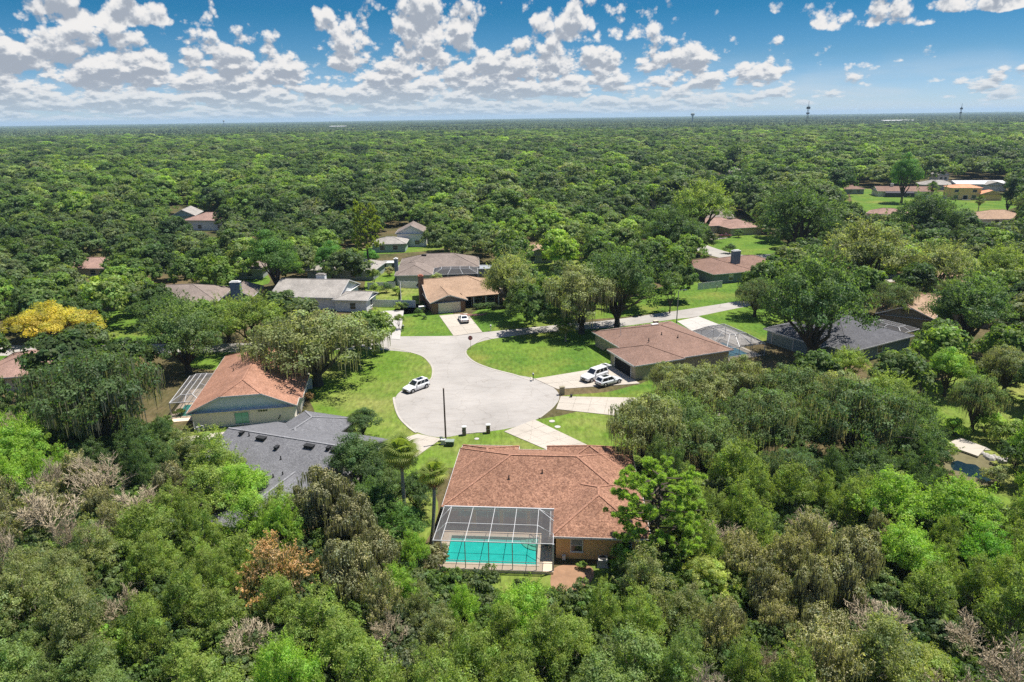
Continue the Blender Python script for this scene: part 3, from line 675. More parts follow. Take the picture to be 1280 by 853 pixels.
for k in range(4): b = MB(); b.box(k * .95, 0, .05, k * .95 + .9, .05, 1.9); b.obj('fence_panel', M_white, t)
sheet('path', smooth(px([(371,533),(369,500),(376,472),(379,472),(373,500),(374,533)]), 3), .02, M_conc)

# ---- 3 grey roof house lower left
h = Hs('grey shingle house with several roof vents, partly hidden by mossy trees', (-38.6, 72.9), -20, mat('stucco_beige', (.42, .38, .33), .9, .08, .6), S_grey, mat('grey_trim', (.3, .3, .31), .6, .05, 1)); h3 = h
h.block(0, 0, 16.6, 17, 2.8, .34, 'x', ('g', 'g'), cap=shingle('shingle_cap_grey', (.30, .30, .31), (.27, .27, .28), .05))
h.block(9.0, -5.5, 16.4, 8, 2.8, .34, 'y', cap=MC['shingle_cap_grey'])
h.block(1.5, 10, 9.2, 21.5, 2.8, .34, 'y', cap=MC['shingle_cap_grey'])
h.block(11.6, 10, 15.6, 14.6, 2.8, .34, 'y', cap=MC['shingle_cap_grey'])
rz = lambda y: 2.8 + (y + .55) * .34
for x, y in ((5.2, 7.6), (12.2, 7.6), (15.9, 7.7)): h.vent(x, y, rz(y), 1.2, .28)
for x, y in ((8.2, 6.6), (2.0, 7.9), (14.8, 7.8)): h.vent(x, y, rz(y), .4, .3)
for x, y in ((9.8, 5.2), (3.2, 7.8), (10.6, 2.6), (11.5, 3.2)): h.pipe(x, y, rz(y) if x < 11 else 4.0)
foot(h, -1, -6, 19, 22)
t = thing('swimming_pool', 'small turquoise pool glimpsed through trees below the grey roof', 'pool', (*at(291, 655), 0), R_(-20))
b = MB(); b.box(-3, -3, 0, 4.5, 3.6, .05); b.obj('deck', M_deck, t); b = MB(); b.box(-1.9, -2.0, .05, 3.0, 2.2, .08); b.obj('water', mat('pool_turquoise', (.10, .50, .48), .08, .1, 1, 0, 0, .6), t)

# ---- 4 peach house
h = Hs('peach shingle house with brown brick walls and cream double garage', (-18.2, 154.9), 17, W_brick, S_tan); h4 = h
h.block(0, 0, 7.8, 12, 2.8, .36, 'y', ('j', 'h'), gable=S_gb, jk=.9)
h.block(0.05, 5.0, 18.0, 18.5, 2.8, .40, 'x', ('g', 'h'))
h.door(('y', 0, -1), 4.0, 5.0, 2.3, M_gdoor)
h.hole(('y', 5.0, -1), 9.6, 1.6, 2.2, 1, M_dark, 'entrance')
for u in (12.2, 15.2): h.window(('y', 5.0, -1), u, .6, 1.8, 1.5)
b = MB(); b.quad((7.9, 2.3, 2.86), (18.2, 2.3, 2.86), (18.2, 5.2, 3.3), (7.9, 5.2, 3.3)); b.quad((7.9, 2.3, 2.78), (18.2, 2.3, 2.78), (18.2, 5.2, 3.1), (7.9, 5.2, 3.1)); b.quad((7.9, 2.3, 2.86), (18.2, 2.3, 2.86), (18.2, 2.3, 2.7), (7.9, 2.3, 2.7)); b.obj('porch_roof', S_tan, h.t)
for x in (10.4, 13.4, 16.6): b = MB(); b.box(x - .1, 2.4, 0, x + .1, 2.6, 2.72); b.obj('column', M_white, h.t)
h.chimney(-.6, 10.5, 1.1, 1.6, 0, 6.9, W_brick, mat('brick_red', (.36, .14, .09), .9, .2, 5)); foot(h, -2, -1, 19, 19)
t = thing('air_conditioner', 'white air conditioning unit beside the brown brick garage wall', 'AC unit', (-21.0, 158.2, 0), R_(17))
b = MB(); b.box(-.8, -.5, .08, .8, .5, 1.1); b.obj('casing', M_white, t); b = MB(); b.box(-.9, -.6, 0, .9, .6, .08); b.obj('pad', M_kerb, t)
# ---- 5 grey-brown house behind
h = Hs('grey walled house with grey brown hip roof and dark screened porch', (-31.0, 184.8), 3, W_grey, S_gb)
h.block(0, 0, 9.2, 14, 2.8, .33, 'y'); h.block(.03, 9, 22, 23, 2.8, .36, 'x'); h.chimney(-.5, 5.5, 1.0, 1.2, 0, 6.2, W_bgrey)
h.vent(6.6, 15, 5.2, 1.4, .2); foot(h, -2, -1, 26, 24)
cg = thing('pool_cage', 'dark framed screen porch joined to the grey walled house', 'enclosure', (-21.5, 185.8, 0), R_(3)); gen_cage(cg, .1, .2, 12.5, 8.0, 2.5, 1.0, 3)
t = thing('swimming_pool', 'pale blue pool in the dark framed porch of the grey house', 'pool', (-21.5, 185.8, 0), R_(3))
b = MB(); b.box(.4, -2.3, 0, 12, 5, .06); b.obj('deck', M_conc_w, t); b = MB(); b.box(2, .6, .06, 10, 3.5, .09); b.obj('water', mat('pool_pale', (.16, .30, .34), .05, .1, 1, 0, 0, .7), t)
def shed(label, pos, rot, w_, d_, hh, wm, rm, p=.25, cat='shed', name='shed', door=True):
    s = Hs(label, pos, rot, wm, rm, M_white, name, cat); s.block(0, 0, w_, d_, hh, p, 'x', ('g', 'g'), o=.2)
    if door: s.door(('y', 0, -1), w_ / 2, min(1.4, w_ * .6), hh * .8, M_white, 'door', 2)
    foot(s, 0, 0, w_, d_); return s
M_tin = mat('tin_roof', (.55, .58, .60), .35, .1, 1.5, 0, .4)
shed('small shed with white roof on the lawn behind the vinyl fence', at(480, 338), 3, 3.2, 2.6, 2.2, mat('shed_dark', (.09, .09, .085), .8, .1, 1), M_white)
shed('long metal roofed shed beside the dark screen porch', (-9.5, 194.2), 3, 9, 5, 2.3, W_grey, M_tin, .16)
# ---- 6 white house
h = Hs('white walled house with pale grey gable roof behind the big mossy oak', (-57.5, 162.5), -8, W_white, S_pale)
h.block(0, 0, 16.5, 14, 3.0, .36, 'x', ('g', 'g')); h.block(16.4, -1.5, 24.0, 5.5, 2.9, .3, 'x', ('h', 'g')); h.window(('y', -1.5, -1), 20.7, 0.6, 1.3, 1.5); h.window(('x', 24, 1), 2, .8, 1.2, 1.4)
h.chimney(9.5, 8.0, 2.2, 1.2, 4.8, 6.6, W_white, S_pale); foot(h, 0, -2, 25, 14)
# ---- 7 blue-grey house
h = Hs('grey brown roofed house with tall slate blue chimney stack among oaks', (-84.5, 157.5), 6, W_bgrey, S_gb)
h.block(0, 0, 15, 14, 2.9, .36, 'x', ('g', 'h')); h.block(.5, -4.5, 7.0, 6, 2.9, .4, 'y', ('g', 'h'), gable=mat('siding_grey_green', (.35, .40, .38), .8, .06, 1)); h.block(16.3, 2, 22.5, 13, 3.0, .6, 'y', ('g', 'h'))
h.chimney(19.7, 1.1, 2.3, 1.4, 0, 6.9, mat('siding_steel_blue', (.16, .24, .32), .7, .08, 1)); foot(h, 0, -5, 23, 14)
# ---- 8 brown hip roof house with open garage
h = Hs('brown hip roofed house with olive siding and open two car garage', (20.9, 111.0), 21, W_olive, S_brown); h8 = h
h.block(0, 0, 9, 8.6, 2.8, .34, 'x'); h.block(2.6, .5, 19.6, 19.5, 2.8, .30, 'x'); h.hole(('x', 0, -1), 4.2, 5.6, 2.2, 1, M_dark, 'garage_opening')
b = MB(); b.box(-.05, 1.3, 2.05, .05, 7.1, 2.3); b.obj('rolled_garage_door', M_white, h.t)
h.vent(11.5, 12.5, 5.0, 1.3, .25, M_white); h.vent(13, 14.5, 5.0, .9, .2, W_cream); h.pipe(9.5, 7, 5.0); h.pipe(12, 5.5, 4.6); h.pipe(6.2, 6, 4.6); foot(h, -1, -1, 29, 20)
cg = thing('pool_cage', 'grey hip topped screen cage with white beams beyond the brown roof', 'enclosure', (20.9, 111.0, 0), R_(21)); gen_cage(cg, 19.8, 1.5, 28.5, 13, 2.5, 1.6, 3)
t = thing('swimming_pool', 'pool hidden in the grey hip topped cage beyond the brown roof', 'pool', (20.9, 111.0, 0), R_(21)); b = MB(); b.box(20, 1.7, 0, 28.3, 12.8, .05); b.obj('deck', M_conc, t); b = MB(); b.box(22, 3.5, .05, 26.5, 11, .08); b.obj('water', MC['pool_pale'], t)
# ---- 9 charcoal house
h = Hs('charcoal roofed house with blue green siding shaded by a giant oak', (59.6, 116.6), 28.7, W_gb, S_dark); h9 = h
h.block(0, 0, 18, 17, 2.8, .30, 'x'); h.block(-1.5, 4.5, 8, 16.8, 2.8, .28, 'y'); h.block(9, 9, 20, 19, 2.8, .3, 'x')
h.door(('x', -1.5, -1), 13.0, 4.9, 2.2, mat('garage_door_green', (.23, .30, .28), .6, .06, 1)); h.window(('y', 0, -1), 3.4, .9, 1.5, 1.3, M_white); h.window(('x', -1.5, -1), 6.5, .9, 1.3, 1.2); h.window(('y', 0, -1), 9, .9, 1.3, 1.3)
cgi = thing('pool_cage', 'small dark screen porch with pale posts on the charcoal roofed house', 'enclosure', (59.6, 116.6, 0), R_(28.7)); gen_cage(cgi, 18.2, 2, 24, 10, 2.5, .6, 2); foot(h, -2, -1, 25, 19)
# ---- 10 tan gable house
h = Hs('tan roofed house with wide beige gable end beside a palm', (77.2, 140.9), -32, mat('siding_taupe', (.27, .23, .18), .9, .06, .6), S_tan)
h.block(0, 0, 10, 16, 2.8, .42, 'y', ('j', 'h'), jk=.8); h.block(3, 9, 20, 19, 2.8, .35, 'x'); foot(h, -1, -1, 20, 19)
# ---- 11 blue green with peach roof
h = Hs('peach brown hip roofed house with blue green siding and slate chimney', (53.8, 180.6), 17, W_gb, S_brown)
h.block(0, 0, 12, 17, 2.8, .30, 'y'); h.block(3, 2, 25, 16, 2.8, .30, 'x'); h.chimney(10.0, 5.5, 2.2, 1.3, 3.5, 7.3, W_bgrey)
h.window(('y', 0, -1), 5.2, .7, 1.2, 1.7, M_white); h.window(('y', 0, -1), 9.2, .7, 1.2, 1.7, M_white); foot(h, -1, -1, 25, 17)
t = thing('garden_fence', 'white vinyl fence section joined to the blue green walled house', 'fence', (*at(872, 363), 0), R_(20))
for k in range(4): b = MB(); b.box(k * 1.9, 0, .05, k * 1.9 + 1.8, .06, 1.85); b.obj('fence_panel', M_white, t)
# ---- 12 and small far ones
h = Hs('pinkish hip roofed house with cream walls across the second street', (81.5, 257.5), 14, W_cream, S_pink)
h.block(0, 0, 13, 14, 2.8, .33, 'y'); h.block(-6, 8, 10, 20, 2.8, .33, 'x', ('g', 'h')); h.door(('y', 8, -1), -3, 4, 2.2, M_gdoor); foot(h, -6, 0, 14, 20)
h = Hs('brownish grey roof of a low house behind the pinkish roofed one', (73, 285), 3, W_grey, S_gb); h.block(0, 0, 18, 12, 2.8, .4, 'x', ('g', 'g')); foot(h, 0, 0, 18, 12)
h = Hs('long low ranch house with brown roof above a bright lawn', (*at(1097, 246),), -12, W_tan, S_brown); h.block(0, 0, 27, 12, 2.9, .32, 'x', ('g', 'g'))
cg = h; b = MB(); b.quad((3, -3, 2.3), (17, -3, 2.3), (17, 0, 2.8), (3, 0, 2.8)); b.quad((3, -3, 0), (17, -3, 0), (17, -3, 2.3), (3, -3, 2.3)); b.obj('screen_porch', mat('porch_screen', (.07, .065, .075), .8, .1, 1), h.t)
h.chimney(8, 6, 1.5, 1, 4, 6.2, W_tan); foot(h, 0, -3, 27, 12)
h = Hs('yellow stucco two storey house with orange tile roof', (*at(1187, 250),), -10, W_yel, S_tile); h.block(0, 0, 14, 9, 6.0, .3, 'x', roofm=S_tile); h.block(13.5, -2, 23, 7, 3.2, .34, 'y', ('g', 'h'))
for u in (2.6, 11): h.window(('y', 0, -1), u, 3.9, 1.9, 1.2); h.window(('y', 0, -1), u, .7, 2.0, 1.6)
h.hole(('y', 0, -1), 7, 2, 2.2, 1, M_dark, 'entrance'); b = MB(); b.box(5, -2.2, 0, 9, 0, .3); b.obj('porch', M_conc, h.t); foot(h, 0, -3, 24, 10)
h = Hs('white metal roofed building behind the yellow two storey house', (*at(1196, 234, 2),), -8, W_white, mat('white_metal_roof', (.72, .70, .68), .5, .05, .5)); h.block(0, 0, 26, 13, 3.6, .22, 'x', ('g', 'g')); h.block(14, -3, 24, 8, 3.5, .3, 'y', ('g', 'h'), roofm=S_pale); foot(h, 0, -3, 26, 13)
def small(label, p, rot, w_, d_, wm, rm, z=2.8, e=('h', 'h'), ax='x', p_=.35):
    s = Hs(label, at(*p), rot, wm, rm); s.block(0, 0, w_, d_, z, p_, ax, e); foot(s, 0, 0, w_, d_)
    s.window(('y', 0, -1), w_ * .3, .8, 1.6, 1.4); s.window(('y', 0, -1), w_ * .7, .8, 1.6, 1.4); return s
small('tan hip roofed house under a slim dark cypress', (1226, 283), -3, 19, 14, W_tan, S_tan)
small('pinkish roof corner low among oaks below the yellow house', (1204, 288), 25, 8, 9, W_tan, S_pink)
small('pinkish grey sloping roof among the oaks below the bright lawn', (1083, 275), -35, 14, 10, W_tan, S_pink)
small('small brown roofed house at the edge of the bright lawn', (1056, 243), -5, 10, 9, W_grey, S_brown)
small('grey hip roofed house behind the long ranch house', (1150, 237), -20, 18, 12, W_grey, S_pale)
small('white gabled cottage half hidden between dark trees', (1172, 226), 0, 7, 10, W_white, S_pale, 3.5, ('g', 'h'), 'y', .7)
small('pale grey roofed house alone in the far tree canopy', (902, 222), -10, 16, 12, W_white, S_pale, 4.2)
small('tiny cream roofed house deep in the far tree canopy', (912, 206), 20, 12, 10, W_cream, S_pale, 5)
small('grey roofed house glimpsed above the oaks behind the street', (798, 262), 10, 20, 12, W_white, S_pale, 4)
small('tan roofed house with white gutter behind the row of oaks', (655, 330), 8, 9, 14, W_grey, S_tan, 2.8, ('g', 'h'), 'y')
small('pale pink tiled house in the left tree canopy', (232, 288), -8, 22, 13, W_white, S_pink, 4.2)
small('tall cream gabled house with green side wall in the canopy', (217, 285), 10, 9, 14, mat('siding_mint', (.35, .50, .42), .8, .06, 1), S_pale, 5.0, ('g', 'g'), 'y', .5)
small('faded pink roofed house among dark oaks above the yellow tree', (72, 347), -4, 16, 11, W_cream, S_pink)
small('small orange roofed shed-like house behind the faded pink roof', (64, 320), 0, 6, 8, W_cream, S_tan, 3)
small('peach roofed house cut off at the edge below the yellow tree', (-28, 492), 8, 13, 13, W_tan, S_pink, 2.7)
small('two storey white gabled house behind the round headed tree', (497, 309), 2, 10, 10, W_white, S_gb, 4.8, ('g', 'g'), 'y', .5)
small('mint green garage wall house beside the round headed tree', (466, 316), 2, 11, 9, mat('siding_mint_pale', (.42, .52, .47), .8, .06, 1), S_pale, 2.9)
small('grey gabled house between the two round broadleaf trees', (385, 350), -6, 19, 12, W_grey, S_pale, 2.9)
small('low grey roofed house seen behind the slate chimney stack', (275, 350), 4, 12, 9, W_grey, S_gb)
small('tan roofed house behind the palm at the far end of the street', (1140, 363), -25, 12, 9, W_tan, S_tan)
# ---- hidden house under oaks, right of main
h = Hs('pale roofed tan stucco house mostly hidden beneath the mossy oaks', (29.5, 88), 8, mat('stucco_sand', (.60, .43, .27), .9, .08, .6), S_pale); h.block(0, 0, 17, 12, 2.6, .25, 'x'); h.window(('y', 0, -1), 4, .8, 1.6, 1.3); h.window(('y', 0, -1), 12, .8, 1.6, 1.3); foot(h, .5, .5, 16, 11)
# distant buildings
def ware(label, p, w_, d_, hh, m):
    s = Hs(label, at(*p), 3, m, mat('pale_metal_roof', (.62, .62, .60), .6, .05, .1), M_white, 'warehouse', 'warehouse'); s.block(0, 0, w_, d_, hh, .08, 'x', ('g', 'g'), o=1); foot(s, -10, -30, w_ + 10, d_ + 10)
    s.door(('y', 0, -1), w_ * .5, 8, 6, M_pipe, 'door', 3)
ware('long white distant building in the tree line under the clouds', (1105, 157), 110, 50, 15, W_white)
ware('small pale distant building beside the horizon mast', (1022, 160.5), 50, 30, 14, W_cream)
ware('pale distant block on the flat horizon tree line', (412, 163.5), 70, 40, 17, W_white)

# ================================================================== POND with bridge
sheet('bank', smooth(px([(1172,564),(1195,560),(1228,570),(1250,590),(1240,606),(1215,604),(1184,588)]), 5), .014, mat('muddy_bank', (.17, .15, .075), .95, .3, .6, .4))
t_ = NT('pond_water'); p_ = t_.n('ShaderNodeBsdfPrincipled'); p_.inputs['Base Color'].default_value = (.008, .022, .034, 1); p_.inputs['Roughness'].default_value = .05; p_.inputs['Specular IOR Level'].default_value = .9
t_.l(p_.outputs[0], t_.o.inputs[0])
sheet('pond', smooth(px([(1188,580),(1197,576),(1208,580),(1219,581),(1228,588),(1236,592),(1239,601),(1230,603),(1220,597),(1209,596),(1203,590),(1192,588)]), 2), .022, t_.m)
t = thing('footbridge', 'flat concrete slab bridge beside the small dark pond', 'bridge', (0, 0, 0))
q = px([(1180, 558), (1200, 550), (1232, 562), (1222, 573)])
b = MB(); b.quad(*[(x, y, .32) for x, y in q])
for i in range(4): b.quad((*q[i], .1), (*q[(i + 1) % 4], .1), (*q[(i + 1) % 4], .32), (*q[i], .32))
b.obj('slab', M_conc, t)
for i in (0, 2):
    b = MB(); xx, yy = q[i]; b.box(xx - .4, yy - .4, 0, xx + .4, yy + .4, .12); b.obj('abutment', M_kerb, t)
for k in range(7):
    x, y = at(1228 + k * 5, 568 + k * 1.2 + (k % 3) * 2); rr = .35 + .12 * (k % 3)
    b = MB(); b.tube([(0, 0, 0), (.05, 0, rr * .6), (0, .05, rr)], [rr, rr * .85, rr * .3], 7)
    o = b.obj('rock', M_conc_w); o.location = (x, y, 0); o.rotation_euler = (0, 0, k); tag(o, ['pale rock against the end of the slab bridge', 'flat pale rock second out from the slab bridge', 'pale rock third out from the slab bridge', 'pale rock fourth out from the slab bridge', 'pale rock fifth out from the slab bridge', 'pale rock sixth out from the slab bridge', 'pale rock last in the line past the bridge'][k], 'rock', 'pale rocks beside the slab bridge')

# ================================================================== VEHICLES
M_tyre = mat('tyre', (.02, .02, .02), .9, .1, 4); M_rim = mat('alloy_rim', (.45, .46, .48), .3, .08, 4, 0, .6)
M_cglass = mat('car_glass', (.015, .018, .022), .05, .1, 1, 0, 0, .9); M_head = mat('headlight', (.6, .62, .65), .15, .05, 3, 0, .3); M_tail = mat('taillight', (.35, .02, .02), .3, .1, 3); M_ctrim = mat('car_trim', (.03, .03, .03), .5, .1, 3)
def paint(name, c): 
    t = NT(name); p = t.n('ShaderNodeBsdfPrincipled'); t.l(ramp(t, noise(t, coords(t), 1.5, 3), [(0.3, tuple(x * .95 for x in c)), (.7, c)]), p.inputs['Base Color']); p.inputs['Roughness'].default_value = .3; p.inputs['Coat Weight'].default_value = .6; p.inputs['Coat Roughness'].default_value = .08; t.l(p.outputs[0], t.o.inputs[0]); return t.m
M_cw = paint('car_paint_white', (.68, .68, .67)); M_cr = paint('car_paint_red', (.12, .018, .018)); M_cs = paint('car_paint_pearl', (.60, .61, .62))
def car(label, pos, rot, L=4.7, W=1.9, Hh=1.7, m=None, kind='suv', gate=False, sunroof=False, z=0.0, cat='SUV', name='parked_suv'):
    """nose points to +x"""
    t = thing(name, label, cat, (pos[0], pos[1], z), rot); m = m or M_cw; l = L / 2; w2 = W / 2
    belt = Hh * (.60 if kind != 'sedan' else .64); zs = .28
    st = [(-l, .52, .92, .86), (-l + .12, .42, belt * .97, .93), (-l + .6, .34, belt, .98), (-.4, zs, belt, 1), (l * .36, zs, belt * .98, 1), (l * .42, zs, belt * .96, 1), (l - .55, .32, belt * .86, .97), (l - .12, .36, belt * .74, .90), (l, .45, belt * .58, .80)]
    b = MB(); ring = []
    for (x, zb, zt2, ww) in st:
        w_ = w2 * ww
        ring.append([(x, -w_ * .93, zb), (x, -w_, zb + (zt2 - zb) * .35), (x, -w_ * .985, zb + (zt2 - zb) * .8), (x, -w_ * .86, zt2), (x, 0, zt2 + .03), (x, w_ * .86, zt2), (x, w_ * .985, zb + (zt2 - zb) * .8), (x, w_, zb + (zt2 - zb) * .35), (x, w_ * .93, zb)])
    for r in ring: b.v += r
    n = 9
    for i in range(len(ring) - 1):
        for k in range(n): b.f.append((i * n + k, i * n + (k + 1) % n, (i + 1) * n + (k + 1) % n, (i + 1) * n + k))
    b.f.append(tuple(range(n))[::-1]); b.f.append(tuple((len(ring) - 1) * n + k for k in range(n)))
    b.obj('body', m, t, smoothf=False)
    # cabin frustum
    fx = l * .42 if kind != 'sedan' else l * .36; rx = -l + .12 if kind != 'sedan' else -l + .75
    tfx = fx - .85; trx = rx + (.28 if kind == 'suv' else .9 if kind == 'sedan' else .45)
    wb, wt = w2 * .86, w2 * .70; zt2 = Hh; zb = belt - .03
    lo = [(rx, -wb, zb), (fx, -wb, zb), (fx, wb, zb), (rx, wb, zb)]; hi = [(trx, -wt, zt2 - .05), (tfx, -wt, zt2 - .05), (tfx, wt, zt2 - .05), (trx, wt, zt2 - .05)]
    b = MB(); 
    for i in range(4): j = (i + 1) % 4; b.quad(lo[i], lo[j], hi[j], hi[i])
    b.obj('cabin', m, t)
    b = MB(); ce = .12; top = [(trx + ce, -wt + ce, zt2), (tfx - ce, -wt + ce, zt2 - .01), (tfx - ce, wt - ce, zt2 - .01), (trx + ce, wt - ce, zt2)]
    b.quad(*top)
    for i in range(4): j = (i + 1) % 4; b.quad(hi[i], hi[j], top[j], top[i])
    b.obj('car_roof', m, t)
    def pane(i, u0, u1, v0, v1, nm):
        j = (i + 1) % 4; A, B, D, E = (Vector(q) for q in (lo[i], lo[j], hi[j], hi[i])); nrm = (B - A).cross(E - A).normalized() * .015
        c = (Vector(lo[0]) + Vector(hi[2])) / 2
        if (A + nrm - c).length < (A - c).length: nrm = -nrm
        f = lambda u, v: (A.lerp(B, u)).lerp(E.lerp(D, u), v) + nrm
        q = MB(); q.quad(f(u0, v0), f(u1, v0), f(u1, v1), f(u0, v1)); q.obj(nm, M_cglass, t)
    pane(1, .06, .94, .12, .93, 'windscreen'); 
    if not gate: pane(3, .1, .9, .2, .9, 'rear_window')
    else:
        q = MB(); q.quad(*[Vector(lo[3]).lerp(Vector(hi[3]), .05) + Vector((-.02, 0, 0)), Vector(lo[0]).lerp(Vector(hi[0]), .05) + Vector((-.02, 0, 0)), Vector(hi[0]) + Vector((-.02, 0, 0)), Vector(hi[3]) + Vector((-.02, 0, 0))]); q.obj('cargo_opening', M_dark, t)  # flat near-black sheet, the shade of the cargo bay put into its colour
        g_ = MB(); a = Vector((trx, 0, zt2 - .02)); g_.box(-1.25, -wt * 1.05, -.04, 0, wt * 1.05, .04, Matrix.Translation(a) @ Matrix.Rotation(R_(-6), 4, 'Y')); og = g_.obj('liftgate', m, t)
        g_ = MB(); g_.box(-.75, -wt * .85, .041, -.12, wt * .85, .05, Matrix.Translation(a) @ Matrix.Rotation(R_(-6), 4, 'Y')); g_.obj('rear_window', M_cglass, og)
    for i, s in ((0, 0), (2, 1)):
        cuts = [(.05, .30), (.33, .60), (.63, .93)] if kind == 'suv' else [(.08, .48), (.51, .92)]
        for (u0, u1) in cuts:
            if s: u0, u1 = 1 - u1, 1 - u0
            pane(i, u0, u1, .15, .88, 'side_window')
    if sunroof: q = MB(); q.box(trx + .5, -wt * .62, zt2 + .001, tfx - .35, wt * .62, zt2 + .02); q.obj('sunroof', M_cglass, t)
    for x in (l * .64, -l * .60):
        for s in (-1, 1):
            yy = s * (w2 - .12); rr = .36 if kind != 'sedan' else .32
            wa = MB(); wa.tube([(x, s * (w2 - .3), rr + .02), (x, s * (w2 + .004), rr + .02)], [rr + .08] * 2, 16); wa.obj('wheel_arch', M_ctrim, t)
            wl = MB(); wl.tube([(x, yy - .11, rr), (x, yy + .13 * 1, rr)] if s > 0 else [(x, yy - .13, rr), (x, yy + .11, rr)], [rr] * 2, 18); wo = wl.obj('wheel', M_tyre, t)
            rm_ = MB(); e_ = yy + s * .135; rm_.tube([(x, e_ - s * .02, rr), (x, e_ + s * .012, rr)], [rr * .66, rr * .6], 12); rm_.obj('rim', M_rim, wo)
    for s in (-1, 1):
        q = MB(); q.box(l - .34, s * w2 * .55 - .2, belt * .60, l - .015, s * w2 * .55 + .2, belt * .73); q.obj('headlight', M_head, t)
        q = MB(); q.box(-l - .012, s * w2 * .70 - .14, belt * .70, -l + .2, s * w2 * .70 + .14, belt * .93); q.obj('taillight', M_tail, t)
        q = MB(); q.box(fx - .55, s * (w2 * .98) - .1, belt + .0, fx - .35, s * (w2 * .98) + .1, belt + .17); q.obj('wing_mirror', m, t)
    q = MB(); q.box(l - .06, -w2 * .38, belt * .42, l + .012, w2 * .38, belt * .66); q.obj('grille', M_ctrim, t)
    q = MB(); q.box(-l - .015, -.26, .62, -l + .02, .26, .76); q.obj('number_plate', M_white, t)
    q = MB(); q.box(l - .3, -w2 * .8, .22, l - .02, w2 * .8, .42); q.box(-l + .04, -w2 * .85, .3, -l + .3, w2 * .85, .5); q.obj('bumper', M_ctrim, t)
    return t
def head(p, q): a, b = at(*p), at(*q); return math.atan2(b[1] - a[1], b[0] - a[0])
car('white SUV with black roof glass parked on the grass edge of the bulb', at(520.5, 487), head((535, 480), (508, 490)), 4.75, 1.95, 1.68, M_cw, 'suv', sunroof=True, z=.02)
car('large white SUV with raised tailgate on the driveway', at(743, 474), head((765, 465), (727, 478)), 5.3, 2.05, 1.93, M_cw, 'suv', gate=True, z=.08)
car('white crossover with dark sunroof beside the larger SUV, nose to the garage', at(760.5, 480.5), head((742, 484), (778, 474)), 4.8, 1.9, 1.6, M_cs, 'hatch', sunroof=True, z=.08, cat='car', name='parked_car')
car('white sedan seen from behind on the peach roofed house driveway', at(579.5, 402), head((581, 406), (574, 395)), 4.7, 1.85, 1.45, M_cw, 'sedan', z=.08, cat='car', name='parked_car')
car('dark red sedan in front of the pinkish roofed house', at(906, 297), R_(165), 4.6, 1.85, 1.5, M_cr, 'sedan', z=.08, cat='car', name='parked_car')
for (lx, ly, rr_) in ((70, 0, 0),): pass

# ================================================================== STREET FURNITURE
M_pole = mat('pole_wood', (.16, .11, .085), .9, .15, 2, .3); M_pole_c = mat('pole_grey', (.30, .29, .27), .8, .1, 2)
x, y = at(557.5, 554); t = thing('lamp_post', 'tall brown post standing alone at the foot of the bulb', 'post', (x, y, 0))
b = MB(); b.tube([(0, 0, 0), (0, 0, 8.1)], [.13, .10], 10); b.obj('post', M_pole, t); b = MB(); b.tube([(0, 0, 8.1), (0, 0, 8.2)], [.13, .05], 10); b.obj('cap', M_pole, t)
def box_thing(name, label, cat, p, rz, w_, d_, hh, m, lid=None, lidm=None, group=None):
    t = thing(name, label, cat, (*at(*p), 0), rz, group); b = MB(); b.box(-w_/2, -d_/2, 0, w_/2, d_/2, hh); b.obj('casing', m, t)
    if lid: b = MB(); b.box(-w_/2 - .06, -d_/2 - .06, hh, w_/2 + .06, d_/2 + .06, hh + lid); b.obj('lid', lidm or m, t)
    return t
M_green = mat('transformer_green', (.05, .085, .06), .5, .08, 2)
box_thing('transformer_box', 'dark green transformer box against the tall brown post', 'utility box', (562.5, 557), R_(-5), 1.1, .8, .65, M_green, .12, mat('transformer_lid', (.30, .36, .30), .5, .1, 2))
box_thing('utility_box', 'low white utility box between the tall post and the driveway', 'utility box', (554, 555.5), R_(-5), .55, .5, .7, M_white, .06)
box_thing('utility_pedestal', 'small green utility pedestal close to the driveway corner by the post', 'utility box', (551.5, 552), 0, .3, .3, .6, M_green, .05)
def brick_mailbox(label, p, m):
    t = thing('mailbox', label, 'mailbox', (*at(*p), 0), R_(4)); b = MB(); b.box(-.28, -.28, 0, .28, .28, .62); b.obj('pillar', m, t); b = MB(); b.box(-.31, -.31, .62, .31, .31, .70); b.obj('ledge', M_kerb, t)
    b = MB(); b.box(-.27, -.27, .70, .27, .27, 1.25); b.obj('pillar', m, t); b = MB(); b.box(-.33, -.33, 1.25, .33, .33, 1.36); b.quad((-.33, -.33, 1.36), (.33, -.33, 1.36), (0, 0, 1.5)); b.quad((.33, -.33, 1.36), (.33, .33, 1.36), (0, 0, 1.5)); b.quad((.33, .33, 1.36), (-.33, .33, 1.36), (0, 0, 1.5)); b.quad((-.33, .33, 1.36), (-.33, -.33, 1.36), (0, 0, 1.5)); b.obj('cap', M_white, t)
    b = MB(); b.box(-.16, .271, .8, .16, .29, 1.1); b.obj('door', M_pipe, t); return t
brick_mailbox('white capped grey masonry mailbox nearer the tall brown post', (580.3, 544), mat('masonry_grey', (.24, .20, .17), .9, .25, 5))
brick_mailbox('white capped brown masonry mailbox in the middle of the bulb edge', (610.3, 541.5), mat('masonry_brown', (.21, .13, .08), .9, .25, 5))
box_thing('utility_box', 'tan rectangular pedestal at the corner of the two car driveway', 'utility box', (702.5, 493.5), R_(10), .75, .5, 1.35, mat('pedestal_tan', (.34, .30, .20), .8, .1, 2), .05)
